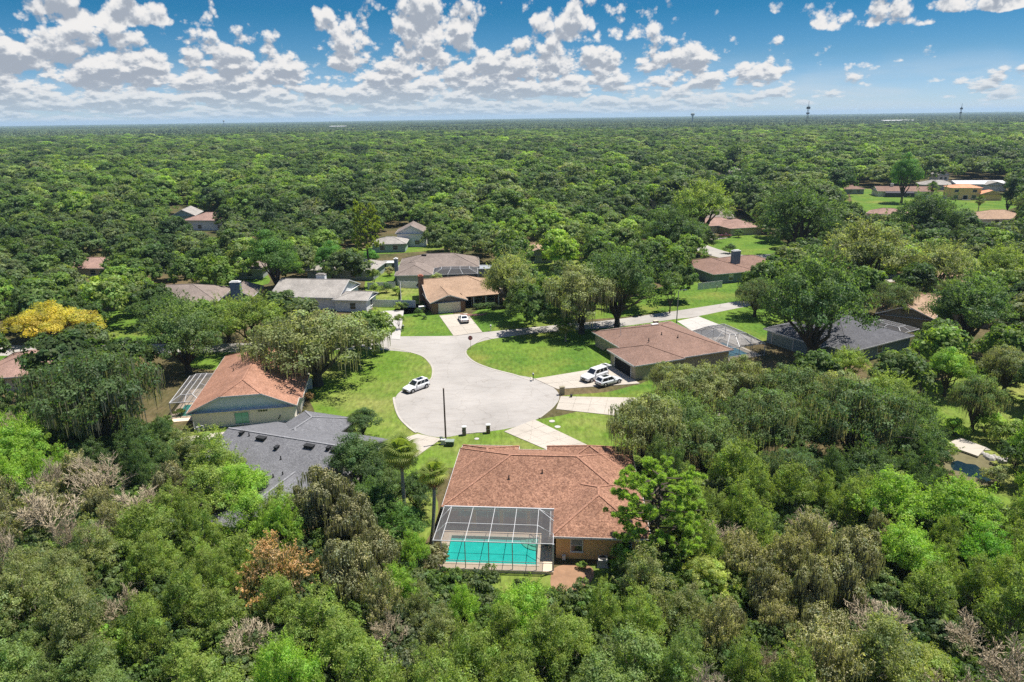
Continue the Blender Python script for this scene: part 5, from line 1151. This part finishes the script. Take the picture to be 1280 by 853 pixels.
hero('round', 448, 578, 84, 'dark glossy tree between the grey roof and the two palms', 'broadleaf_tree', 'tree', 'dark', 1.1); hero('oak1', 462, 632, 100, 'dark leafy tree right behind the trunk of the taller palm', 'broadleaf_tree', 'tree', (.055, .095, .03)); hero('round', 452, 527, 52, 'low dark tree at the lawn edge of the bulb', 'broadleaf_tree', 'tree', 'dark', .7); hero('round', 490, 578, 68, 'dark dense tree directly behind the head of the taller palm', 'broadleaf_tree', 'tree', 'dark'); hero('oak3', 520, 612, 66, 'dark leafy tree between the two palms behind their trunks', 'broadleaf_tree', 'tree', 'dark'); hero('oak2', 480, 608, 80, 'dark tree just left of the taller palm trunk', 'broadleaf_tree', 'tree', 'oak'); hero('bright0', 505, 652, 70, 'glossy green tree between the two palm trunks', 'broadleaf_tree', 'tree', (.062, .115, .03))
hero('bright1', 22, 560, 85, 'bright green feathery tree at the edge below the big dark oak', 'broadleaf_tree', 'tree', 'bright', 1.2)
hero('dead0', 120, 590, 95, 'leafless grey tree in front of the big dark oak', 'dead_tree', 'dead tree', 'dry'); hero('dead1', 60, 640, 100, 'tangled leafless grey thicket tree close to the picture edge', 'dead_tree', 'dead tree', 'dry'); hero('dead1', 175, 625, 70, 'bare brown twigged tree amid green crowns below the dark oak', 'dead_tree', 'dead tree', 'dry')
hero('dead0', 1020, 655, 80, 'pale leafless tree before the moss curtained oaks', 'dead_tree', 'dead tree', 'dry'); hero('dead0', 1090, 770, 110, 'large bare branched tree deep in the grey sparse woods', 'dead_tree', 'dead tree', 'dry'); hero('dead1', 1215, 800, 90, 'leafless tangle beside the yellow green rounded tree', 'dead_tree', 'dead tree', 'dry'); hero('dead1', 905, 665, 60, 'bare twiggy tree touching the bright pine', 'dead_tree', 'dead tree', 'dry')
hero('willow0', 405, 622, 90, 'tall grey moss draped tree against the grey shingle roof', 'mossy_tree', 'tree', 'grey', 1.1); hero('willow1', 440, 645, 76, 'grey moss draped tree second out from the grey roof', 'mossy_tree', 'tree', 'grey', 1.1); hero('willow0', 425, 700, 60, 'grey moss draped tree at the rust leaved tree', 'mossy_tree', 'tree', 'grey')
hero('sparse0', 345, 712, 100, 'rust orange leaved tree among grey mossy ones', 'rusty_tree', 'tree', 'rust', .9)
hero('cypress', 882, 722, 84, 'pale yellow green rounded tree close to the bright pine', 'broadleaf_tree', 'tree', 'cyp'); hero('cypress', 1155, 838, 100, 'pale yellow green crown cut by the bottom edge of the picture', 'broadleaf_tree', 'tree', 'cyp'); hero('bright1', 1200, 635, 110, 'bright green spreading tree just below the pond', 'broadleaf_tree', 'tree', 'bright'); hero('bright0', 1120, 625, 110, 'bright green spreading tree under the oak belt', 'broadleaf_tree', 'tree', 'bright'); hero('bright1', 1135, 690, 95, 'bright green tree between the sparse woods and the pond trees', 'broadleaf_tree', 'tree', 'bright'); hero('bright0', 1235, 690, 90, 'bright green tree at the edge below the pond trees', 'broadleaf_tree', 'tree', (.085, .17, .026))
hero('column', 1264, 238, 19, 'slim dark columnar cypress beside the yellow house', 'cypress_tree', 'cypress tree', 'dark', 1.0); hero('round', 1133, 213, 44, 'vivid green pointed tree behind the long ranch house', 'broadleaf_tree', 'tree', (.060, .118, .028), 1.3)
hero('cypress', 540, 700, 40, 'yellow green bush like tree at the pool deck corner', 'broadleaf_tree', 'tree', 'dry', .8)

for a_ in (('mossoak1', 925, 478, 108, 'mossy olive oak at the rear corner of the brown hip roofed house', 'olive'), ('mossoak0', 990, 486, 112, 'mossy oak below the grey hip topped screen cage', 'oak'), ('mossoak1', 1048, 490, 104, 'mossy mid green oak under the charcoal house corner', 'olive'), ('oak1', 850, 520, 104, 'oak crown hiding the end of the lower driveway', 'oak'), ('mossoak0', 925, 545, 92, 'moss draped oak right in front of the hidden pale roofed house', 'olive'), ('oak2', 1000, 535, 96, 'dark oak in front of the hidden house far corner', 'oak'), ('oak3', 1110, 495, 84, 'mid green oak between the charcoal house and the vivid round tree', 'mid'), ('mossoak1', 835, 470, 62, 'small mossy oak against the siding by the open garage', 'olive'),
    ('oak0', 208, 392, 84, 'dark oak covering the near gable of the slate chimney house', 'dark'), ('oak2', 282, 394, 72, 'leaf green oak hiding the eaves left of the slate chimney', 'mid'), ('oak0', 1085, 580, 84, 'oak at the woodland edge left of the pond bank', 'dark'), ('oak1', 770, 575, 50, 'low oak boughs touching the terracotta roof corner', 'oak')):
    hero(a_[0], a_[1], a_[2], a_[3], a_[4], col=a_[5])
for a_ in (('wood0', 268, 572, 82, 'leafy tree at the front corner of the grey shingle roof', 'mid'), ('bright0', 300, 606, 84, 'bright green tree covering the near eave of the grey roof', 'bright'), ('wood1', 262, 612, 84, 'leaf green tree beside the small glimpsed pool', 'mid'), ('wood2', 345, 640, 78, 'mid green tree below the grey roof valley', 'mid'), ('wood0', 232, 560, 56, 'thin leafy tree between the grey roof and the pool cage', 'olive'), ('willow1', 383, 640, 76, 'grey mossy tree standing against the grey roof hip', 'grey'), ('wood1', 315, 645, 80, 'leafy tree under the glimpsed small pool', 'bright'), ('willow0', 215, 600, 56, 'grey mossy tree beside the bare brown twigged one', 'grey')):
    hero(a_[0], a_[1], a_[2], a_[3], a_[4], 'woodland_tree', 'tree', a_[5])

# ---- palms
def frond_fan(nm, L, m, dead=False):
    b = MB(); b.bar((0, 0, 0), (L * .45, 0, 0), .05, .03); n = 17
    for k in range(n):
        a = R_(-84 + 168 * k / (n - 1)); r = L * .62 * (1 - .25 * abs(k - n / 2) / n); c = Vector((L * .42, 0, 0)); d = Vector((math.cos(a), math.sin(a), 0)); pn = Vector((-d.y, d.x, 0)) * .030 * L
        t1 = c + d * r * .55; t2 = c + d * r + Vector((0, 0, -.22 * L * (.6 if not dead else 1)))
        b.quad(c, t1 - pn + Vector((0, 0, .03)), t2, t1 + pn + Vector((0, 0, .03)))
    me = b.mesh(nm, m); a_ = me.attributes.new('tint', 'FLOAT_COLOR', 'FACE'); a_.data.foreach_set('color', [1.0] * (4 * len(me.polygons))); return me
FR = frond_fan('frond', 1.0, M_leaf)
def palm(label, base, topz, R, lean=(0, 0), n=34, skirt=12, col=(.23, .29, .07), tr=.19):
    x, y = base; t = thing('palm_tree', label, 'palm tree', (x, y, 0)); top = Vector((lean[0], lean[1], topz))
    b = MB(); pts = [Vector((0, 0, -.1)).lerp(top, k / 8) + Vector((lean[0] * .25 * math.sin(k / 8 * 3.14), 0, 0)) for k in range(9)]
    b.tube(pts, [tr * 1.35, tr * 1.05, tr, tr, tr, tr, tr * .95, tr * .95, tr * 1.1], 9); b.obj('trunk', M_palm, t)
    def fr(a, el, L, c, roll=0):
        o = link('frond', FR, t); o.location = top; o.rotation_euler = (roll, -el, a); o.scale = (L, L, L); o.color = (*c, 1)
    for k in range(n):
        u = k / n; el = R_(82 - 118 * u ** .8 + rng.uniform(-14, 14)); g = rng.uniform(.8, 1.2); yel = max(0, u - .45) * rng.uniform(.4, 1.6)
        fr(k * 2.39996, el, R * rng.uniform(.82, 1.08), (col[0] * g + .30 * yel, col[1] * g + .20 * yel, col[2] * g + .02 * yel), rng.uniform(-.3, .3))
    for k in range(skirt): fr(k * 2.4, R_(-62 - rng.uniform(0, 22)), R * rng.uniform(.7, .95), (.20 * rng.uniform(.5, 1.3), .14 * rng.uniform(.5, 1.1), .06))
    return t
palm('taller fan palm with yellowing lower fronds between grey roof and pool cage', at(508, 668), 9.9, 2.25, (.0, 0), 32, 12)
palm('shorter leaning fan palm with brown skirt at the corner of the pool cage', (-8.9, 64.0), 8.1, 1.95, (.6, .4), 28, 14)
palm('fan palm with yellow fruit cluster beside the beige gable house', at(1180, 405), 7.5, 2.8, (0, 0), 30, 8, (.16, .20, .06))
palm('small palm alone on the bright front lawn', at(707, 427), 3.3, 2.6, (0, 0), 22, 2, (.09, .15, .04), .16)
palm('thin dark palm beside the long ranch house lawn', at(1162, 258), 9.0, 3.2, (0, 0), 18, 4, (.06, .10, .035), .2); palm('small far palm below the yellow two storey house', at(1221, 272), 7.0, 2.6, (0, 0), 16, 3, (.08, .12, .04), .18)
for p, lb in (((1181, 377), 0),): pass
t = thing('bare_trunk', 'slanting pale bare trunk without crown in front of the very dark oak', 'tree trunk', (*at(1213, 420), 0)); b = MB(); b.tube([(0, 0, 0), (.4, 0, 4), (.9, 0, 7.5)], [.2, .17, .13], 8); b.obj('trunk', M_bark_grey, t)

# ---- hedges, shrubs
def shrub(px_, lb, s=1.0, vk='shrub0', col='mid', name='shrub', cat='shrub', group=None, sz=None):
    x, y = at(*px_); return plant(vk, x, y, s, lb, name, cat, COL[col] if isinstance(col, str) else col, group, sz=sz)
for k, p in enumerate(((596, 386.5), (601, 386), (606, 385.5), (611, 385), (616, 384.6))): shrub(p, ['clipped shrub by the peach house entrance, first past the garage', 'second clipped shrub past the brick garage', 'third clipped shrub past the brick garage', 'fourth clipped shrub past the brick garage', 'last clipped shrub of the porch row'][k], .9, 'shrub0', 'dark', group='clipped shrubs along the white columned porch')
t = thing('hedge', 'low clipped dark hedge on the lawn beyond the white porch columns', 'hedge', (*at(634, 386), 0), R_(12)); P = rng.uniform([-3.8, -.5, 0], [3.8, .5, 1.0], (2600, 3)); lm = leaf_mesh('foliage', P, unit(2600) + np.array([0, 0, .6]), rng.uniform(.08, .15, 2600), np.ones((2600, 3)) * rng.uniform(.7, 1.3, (2600, 1)), M_leaf); o = link('foliage', lm, t); o.color = (*COL['dark'], 1); b = MB(); b.box(-3.6, -.35, 0, 3.6, .35, .8); b.obj('inner_branches', M_bark, t)
t = thing('hedge', 'low shaded hedge at the brick chimney side of the peach house', 'hedge', (*at(529, 386), 0), R_(100)); o = link('foliage', lm, t); o.color = (*COL['dark'], 1); b = MB(); b.box(-3.6, -.35, 0, 3.6, .35, .8); b.obj('inner_branches', M_bark, t)
SH = [((776, 702), 'bright green bush against the orange wall base', 1.0, 'shrub1', 'lime'), ((770, 712), 'small bush at the corner of the bare soil patch', .7, 'shrub0', 'bright'), ((757, 706), 'tiny dark bush at the air conditioner', .6, 'shrub0', 'dark'), ((790, 716), 'leafy bush right under the bright pine', 1.1, 'shrub1', 'bright'), ((727, 711), 'tiny sprig bush on the bare soil near the cage post', .5, 'shrub0', 'lime'), ((768, 444), 'dark red leaved bush at the notch of the brown roof', .9, 'shrub0', (.14, .03, .03)), ((760, 442), 'low dark bush beside the thin white pole', .7, 'shrub0', 'dark'), ((523, 395), 'dark bush at the corner of the brick garage', .8, 'shrub1', 'dark'), ((530, 399), 'low dark bush beside the air conditioner of the peach house', .6, 'shrub0', 'dark'), ((499, 388), 'bush by the fence at the head of the pale driveway', .9, 'shrub1', 'mid'), ((506, 387), 'dark conical bush before the white vinyl fence', .8, 'shrub1', 'dark'), ((470, 368), 'rounded green bush behind the white house wing', 1.3, 'shrub1', 'mid'), ((483, 366), 'dark rounded bush in the back garden', 1.2, 'shrub1', 'dark'), ((487, 345), 'dry looking bush on the yellow garden lawn', 1.2, 'shrub1', 'dry'), ((496, 369), 'garden bush beside the crossing white fence', 1.0, 'shrub1', 'mid'),
      ((990, 428), 'dark planted bush at the charcoal house garage', 1.0, 'shrub1', 'dark'), ((1000, 436), 'large dark bush under the blue green garage wall', 1.2, 'shrub1', 'dark'), ((978, 420), 'low bush at the corner of the blue green garage', .8, 'shrub0', 'mid'), ((886, 300), 'round bush on the second street lawn edge', 1.2, 'shrub1', 'dark'), ((923, 297), 'clipped bush before the pinkish house wall', 1.3, 'shrub1', 'dark'), ((912, 317), 'dark bush close to the second street bend', 1.5, 'shrub1', 'dark'), ((225, 520), 'low plants along the dark cage wall', .8, 'shrub0', 'mid'), ((385, 500), 'brown garden bush at the rust roofed house side', .9, 'shrub0', 'rust'), ((1230, 540), 'leafy bush above the slab bridge', 1.6, 'shrub1', 'bright'), ((1262, 560), 'leafy bush past the end of the slab bridge', 1.8, 'shrub1', 'mid'), ((1250, 556), 'green bush close above the pale rocks', 1.6, 'shrub1', 'mid'), ((1176, 574), 'green bush at the upper pond bank by the bridge', 1.3, 'shrub1', 'mid'), ((1244, 608), 'dry reedy bush at the outer tip of the pond', 1.2, 'shrub1', 'olive'), ((1268, 585), 'dark bush on the grass beyond the pond', 1.7, 'shrub1', 'dark'), ((1192, 545), 'green bush at the near end of the slab bridge', 1.2, 'shrub1', 'bright'), ((545, 712), 'pale bush hanging over the pool deck corner', 1.3, 'shrub1', 'dry'), ((1185, 247), 'dark shrub at the foot of the yellow house', 1.8, 'shrub1', 'dark'), ((504, 411), 'tiny dark bush under the little round tree', .4, 'shrub0', 'dark'), ((622, 350), 'green bush at the long metal shed', 1.4, 'shrub1', 'mid'), ((546, 357), 'bushy plant in front of the dark screened porch', 1.5, 'shrub1', 'olive')]
for p, lb, s, vk, c in SH: shrub(p, lb, s, vk, c)
shrub((985, 412), 'thin young street tree near the charcoal house corner', 1.0, 'small', 'mid', 'young_tree', 'tree')

# ---- woodland filler: every tree an object of its own up to the limit
SEEDS = [(60,640,'dry'),(20,560,'bright'),(160,560,'dark'),(100,740,'olive'),(250,700,'mid'),(80,820,'blue'),(200,800,'mid'),(330,640,'bright'),(260,620,'mid'),(400,650,'grey'),(440,730,'grey'),(300,800,'mid'),(360,840,'bright'),(450,800,'mid'),(540,770,'olive'),(520,740,'bright'),(620,770,'bright'),(700,780,'mid'),(720,740,'lime'),(640,830,'mid'),(760,780,'mid'),(840,760,'olive'),(820,840,'blue'),(930,740,'grey'),(1000,720,'grey'),(960,820,'mid'),(1040,800,'grey'),(1130,770,'olive'),(1200,740,'mid'),(1250,800,'blue'),(900,620,'mid'),(960,640,'mid'),(860,540,'oak'),(950,500,'oak'),(1050,520,'dark'),(1100,450,'oak'),(1200,450,'mid'),(1250,500,'bright'),(1230,380,'dark'),(150,450,'oak'),(60,500,'oak'),(260,400,'mid'),(100,300,'mid'),(300,300,'mid'),(200,240,'bright'),(500,240,'bright'),(700,280,'olive'),(600,300,'oak'),(760,320,'dark'),(900,240,'oak'),(1100,300,'olive'),(1200,310,'mid'),(1050,210,'dark'),(60,380,'dark'),(30,340,'oak'),(480,200,'olive'),(800,220,'mid')]
VK = dict(oak=['oak0', 'oak1', 'oak2', 'oak3', 'mossoak0', 'mossoak1'], near=['wood0', 'wood1', 'wood2'])
LAND = [('the terracotta pool house', 2, 66), ('the rust shingle house', -41, 106), ('the grey shingle house', -30, 77), ('the peach roofed house', -11, 164), ('the white walled house', -45, 168), ('the slate chimney house', -73, 165), ('the brown hip roofed house', 28, 122), ('the charcoal roofed house', 64, 128), ('the beige gabled house', 88, 150), ('the peach brown house', 64, 190), ('the golden flowering tree', -84, 140), ('the faded pink roof', -132, 210), ('the pond', 60, 80), ('the screened porch house', -20, 195), ('the hidden pale roofed house', 36, 94), ('the leafless grey tree', -50, 66), ('the rust leaved tree', -18, 50), ('the bright pine', 12, 56), ('the yellow green crown', 36, 42), ('the bulb of the road', -5, 104), ('the pinkish hip roof', 88, 262)]
ADJ = dict(oak='mid green', dark='dark green', olive='olive green', mid='leaf green', blue='bluish green', bright='bright green', lime='lime green', grey='grey mossy', dry='dry grey', rust='rusty')
ORD = ['first', 'second', 'third', 'fourth', 'fifth', 'sixth', 'seventh', 'eighth', 'ninth', 'tenth', 'eleventh', 'twelfth']
cand = []
def fits(x, y, r): return all((x - a) ** 2 + (y - b) ** 2 > ((r + c) * .80) ** 2 for a, b, c in PLACED)
def infr(x, y, m=1.0): return abs(x) < y * .80 + 14
def nearwood(x, y):
    """thin young woodland towards the camera, big oaks in the gardens beyond"""
    if y < 63: return True
    if x < -16 and y < 84 + (-16 - x) * .25: return True
    if x > 16 and y < 76: return True
    return False
def species(x, y, z):
    a, b, _ = pr(x, y, z); return min(SEEDS, key=lambda s: (s[0] - a) ** 2 + ((s[1] - b) * 1.3) ** 2 + rng.uniform(0, 2500))[2]
todo = []
for zone, n, lo, hi in (('near', 5200, 33, 110), ('far', 26000, 70, 300)):
    for _ in range(n):
        y = rng.uniform(lo, hi); x = rng.uniform(-1, 1) * (y * .80 + 14)
        nw = nearwood(x, y)
        if nw != (zone == 'near'): continue
        r = rng.uniform(1.7, 3.3) if nw else rng.uniform(4.6, 7.6)
        hh = (r * 1.5 + rng.uniform(2.8, 6.0)) if nw else r * .9 + rng.uniform(3.8, 5.8)
        if not fits(x, y, r * (.80 if nw else .86)) or infoot(x, y) or not clear(x, y, r * .9, hh, hh * .3):
            continue
        PLACED.append((x, y, r * (.80 if nw else .86))); todo.append((x, y, r, hh, nw))
todo.sort(key=lambda q: q[1])
NI = 232
rows = []
for (x, y, r, hh, nw) in todo[:NI]:
    sp = species(x, y, hh * .6)
    if nw:
        vk = {'grey': f'willow{rng.integers(2)}' if rng.random() < .6 else f'sparse{rng.integers(2)}', 'dry': f'sparse{rng.integers(2)}' if rng.random() < .6 else f'dead{rng.integers(2)}', 'bright': f'bright{rng.integers(2)}', 'lime': f'wood{rng.integers(3)}'}.get(sp, f'wood{rng.integers(3)}')
        if rng.random() < .06: vk = f'dead{rng.integers(2)}'
        name = 'dead_tree' if vk.startswith('dead') else 'woodland_tree'
    else: vk = VK['oak'][rng.integers(6)]; name = 'oak_tree'; sp = sp if sp not in ('grey', 'dry', 'lime') else 'olive'
    d = min(LAND, key=lambda l: (l[1] - x) ** 2 + (l[2] - y) ** 2)
    dx, dy = x - d[1], y - d[2]; dist = math.hypot(dx, dy)
    rel = ('behind' if dy > 0 else 'in front of') if abs(dy) > abs(dx) else ('to one side of' if False else ('east of' if dx > 0 else 'west of'))
    rel = {'east of': 'right of', 'west of': 'left of'}.get(rel, rel)
    adj = 'leafless pale' if name == 'dead_tree' else ADJ[sp]; big = '' if nw else ''
    rows.append([x, y, r, hh, nw, vk, name, sp, adj, rel, d[0], dist])
from collections import defaultdict
G = defaultdict(list)
for r in rows: G[(r[8], r[6], r[9], r[10])].append(r)
KN = dict(oak_tree='oak', woodland_tree='woodland tree', dead_tree='dead tree')
for k, L in G.items():
    L.sort(key=lambda q: q[11])
    for i, (x, y, r, hh, nw, vk, name, sp, adj, rel, land, dist) in enumerate(L):
        if len(L) == 1: lb = f'{adj} {KN[name]} {rel} {land}'
        elif i < 11: lb = f'{adj} {KN[name]} {rel} {land}, {ORD[i]} out from it'
        else: lb = f'{adj} {KN[name]} {rel} {land}, {ORD[min(i, 11)] if i == 11 else str(i + 1) + "th"} out from it'
        v = VAR[vk]; c = COL[sp]
        if vk.startswith('sparse') and sp in ('grey', 'dry'): c = (.165, .165, .095)
        if vk.startswith('willow'): c = (.165, .170, .100)
        if sp == 'lime': c = COL['lime']
        plant(vk, x, y, r / v.R, lb, name, 'dead tree' if name == 'dead_tree' else 'tree', c, {'oak_tree': 'oaks of the neighbourhood', 'woodland_tree': 'woodland trees below the houses', 'dead_tree': 'leafless trees in the woodland'}[name], sz=hh / v.H)
print('TRIS', sum(len(m.polygons) for m in bpy.data.meshes) * 2); print('TREES', len(todo), 'as objects', min(NI, len(todo)), 'last y', todo[min(NI, len(todo)) - 1][1])

# ---- undergrowth and the far forest, instanced
def lod(key, nl, nc, nleaf, ls, R=5.6, Hh=9.5):
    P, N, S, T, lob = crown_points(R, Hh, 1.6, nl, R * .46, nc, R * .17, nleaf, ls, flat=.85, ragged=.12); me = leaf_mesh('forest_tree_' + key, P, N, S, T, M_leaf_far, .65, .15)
    b = MB(); b.tube([(0, 0, -.2), (0, 0, 4)], [.35, .25], 5); return me, b
far_col = bpy.data.collections.new('forest_sources')
def gn_scatter(name, pts, scl, rot, objs, label, idx=None):
    me = bpy.data.meshes.new(name); me.vertices.add(len(pts)); me.vertices.foreach_set('co', np.asarray(pts, np.float32).reshape(-1))
    for nm, arr, ty in (('sc', scl, 'FLOAT_VECTOR'), ('rz', rot, 'FLOAT_VECTOR')):
        a = me.attributes.new(nm, ty, 'POINT'); a.data.foreach_set('vector', np.asarray(arr, np.float32).reshape(-1))
    a = me.attributes.new('ix', 'INT', 'POINT'); a.data.foreach_set('value', np.asarray(idx, np.int32)); me.update()
    o = link(name, me); o['kind'] = 'stuff'; o['label'] = label
    cl = bpy.data.collections.new(name + '_sources')
    for q in objs: cl.objects.link(q)
    ng = bpy.data.node_groups.new(name, 'GeometryNodeTree'); ng.interface.new_socket('Geometry', in_out='INPUT', socket_type='NodeSocketGeometry'); ng.interface.new_socket('Geometry', in_out='OUTPUT', socket_type='NodeSocketGeometry')
    n = ng.nodes; gi = n.new('NodeGroupInput'); go = n.new('NodeGroupOutput'); ci = n.new('GeometryNodeCollectionInfo'); ci.inputs['Collection'].default_value = cl; ci.inputs['Separate Children'].default_value = True; ci.inputs['Reset Children'].default_value = True
    ip = n.new('GeometryNodeInstanceOnPoints'); ip.inputs['Pick Instance'].default_value = True
    def na(nm, ty): q = n.new('GeometryNodeInputNamedAttribute'); q.data_type = ty; q.inputs[0].default_value = nm; return q.outputs[0]
    L = ng.links.new; L(gi.outputs[0], ip.inputs['Points']); L(ci.outputs[0], ip.inputs['Instance']); L(na('ix', 'INT'), ip.inputs['Instance Index']); L(na('rz', 'FLOAT_VECTOR'), ip.inputs['Rotation']); L(na('sc', 'FLOAT_VECTOR'), ip.inputs['Scale']); L(ip.outputs[0], go.inputs[0])
    md = o.modifiers.new('scatter', 'NODES'); md.node_group = ng; return o
def src(nm, me): return bpy.data.objects.new(nm, me)
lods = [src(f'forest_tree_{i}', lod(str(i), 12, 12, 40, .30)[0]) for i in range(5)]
PF, SF, RF, IF = [], [], [], []
def addf(x, y, r, hh, k, z=0): PF.append((x, y, z)); SF.append((r / 5.6, r / 5.6, hh / 9.5)); RF.append((0, 0, rng.uniform(0, 6.28))); IF.append(k)
for (x, y, r, hh, nw) in todo[NI:]: addf(x, y, r, hh, rng.integers(5))
y = 292.0
while y < 1650:
    stp = 11.6 + (y - 292) * .0016; x = -(y * .85 + 30)
    while x < y * .85 + 30:
        xx, yy = x + rng.uniform(-3, 3), y + rng.uniform(-3, 3); r = rng.uniform(5.6, 11.5) * (1 + min(.4, (yy - 292) / 1200)); hh = r * .75 + rng.uniform(2.5, 9.5)
        if not infoot(xx, yy) and clear(xx, yy, r * .9, hh, 2): addf(xx, yy, r, hh, rng.integers(5))
        x += stp
    y += stp * .95
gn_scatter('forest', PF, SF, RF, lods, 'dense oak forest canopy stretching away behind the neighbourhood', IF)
print('far trees', len(PF))
# patches of canopy to the horizon
def patch(seed, W=110):
    P, N, S, T = [], [], [], []
    for i in range(150):
        cx, cyy = rng.uniform(-W / 2, W / 2, 2); r = rng.uniform(4.5, 8); hh = rng.uniform(9, 15); m = 40; u = unit(m, -.1); P.append(np.array([cx, cyy, hh - r * .55]) + u * np.array([r, r, r * .6])); N.append(u + unit(m) * .5); S.append(rng.uniform(1.0, 2.0, m)); tt = rng.uniform(.7, 1.3) * rng.uniform(.8, 1.2, m); h_ = rng.uniform(-.1, .2); T.append(np.stack([tt * (1 + h_), tt, tt * (1 - h_)], 1))
    return leaf_mesh(f'canopy_{seed}', np.concatenate(P), np.concatenate(N), np.concatenate(S), np.concatenate(T), M_canopy, .7, .1)
t_ = NT('foliage_horizon'); a_ = t_.n('ShaderNodeAttribute'); a_.attribute_name = 'tint'; g_ = t_.n('ShaderNodeNewGeometry'); m_ = t_.n('ShaderNodeMapping'); m_.inputs['Scale'].default_value = (.0016, .0022, 0); t_.l(g_.outputs['Position'], m_.inputs[0])
c_ = mixc(t_, ramp(t_, noise(t_, m_.outputs[0], 1.0, 6, .65), [(0.34, (.050, .085, .040)), (0.5, (.090, .135, .052)), (.64, (.14, .20, .065))]), a_.outputs['Color'], 1.0, 'MULTIPLY')
p_ = t_.n('ShaderNodeBsdfPrincipled'); t_.l(c_, p_.inputs['Base Color']); p_.inputs['Roughness'].default_value = .7; p_.inputs['Specular IOR Level'].default_value = .2; t_.l(p_.outputs[0], t_.o.inputs[0]); M_canopy = t_.m
pats = [src(f'canopy_{i}', patch(i)) for i in range(4)]
PF, SF, RF, IF = [], [], [], []; y = 1680.0
while y < 14000:
    k = 1 if y < 6000 else 2.2; x = -(y * .82 + 60)
    while x < y * .82 + 60:
        if not infoot(x, y): PF.append((x + rng.uniform(-15, 15), y + rng.uniform(-15, 15), 0)); SF.append((k, k, rng.uniform(.85, 1.25))); RF.append((0, 0, rng.integers(4) * 1.5708)); IF.append(rng.integers(4))
        x += 95 * k
    y += 95 * k
gn_scatter('distant_forest', PF, SF, RF, pats, 'distant flat forest running out to the horizon', IF); print('patches', len(PF))
# undergrowth in the woodland
ug = [src('undergrowth_a', None), ] if False else []
u0 = [src(f'undergrowth_{i}', lod('u' + str(i), 8, 9, 45, .085, 1.6, 1.9)[0]) for i in range(3)]
PF, SF, RF, IF = [], [], [], []
for _ in range(9000):
    y = rng.uniform(30, 100); x = rng.uniform(-1, 1) * (y * .8 + 12)
    if not nearwood(x, y) or infoot(x, y): continue
    s = rng.uniform(.6, 1.5)
    if not clear(x, y, 1.8 * s, 2.4 * s, .1): continue
    a, c, _ = pr(x, y, 0)
    if rng.random() < .35: continue
    PF.append((x, y, -.05)); SF.append((s, s, s * rng.uniform(.6, 1.3))); RF.append((0, 0, rng.uniform(0, 6.28))); IF.append(rng.integers(3))
gn_scatter('undergrowth', PF, SF, RF, u0, 'tangled green undergrowth on the woodland floor', IF); print('undergrowth', len(PF))

# ================================================================== AIR
ha = MB(); ha.box(-21000, -2900, -1.0, 21000, 20500, 92); ho = ha.obj('haze', None) if False else None
hm = bpy.data.materials.new('haze_air'); hm.use_nodes = True; ht = hm.node_tree; ht.nodes.clear(); ou = ht.nodes.new('ShaderNodeOutputMaterial'); pv = ht.nodes.new('ShaderNodeVolumePrincipled'); pv.inputs['Color'].default_value = (.55, .78, 1, 1); pv.inputs['Density'].default_value = 7e-5; pv.inputs['Anisotropy'].default_value = .1; ht.links.new(pv.outputs[0], ou.inputs['Volume'])
ho = ha.obj('haze', hm); ho['kind'] = 'stuff'; ho['label'] = 'pale air haze over the whole forest'
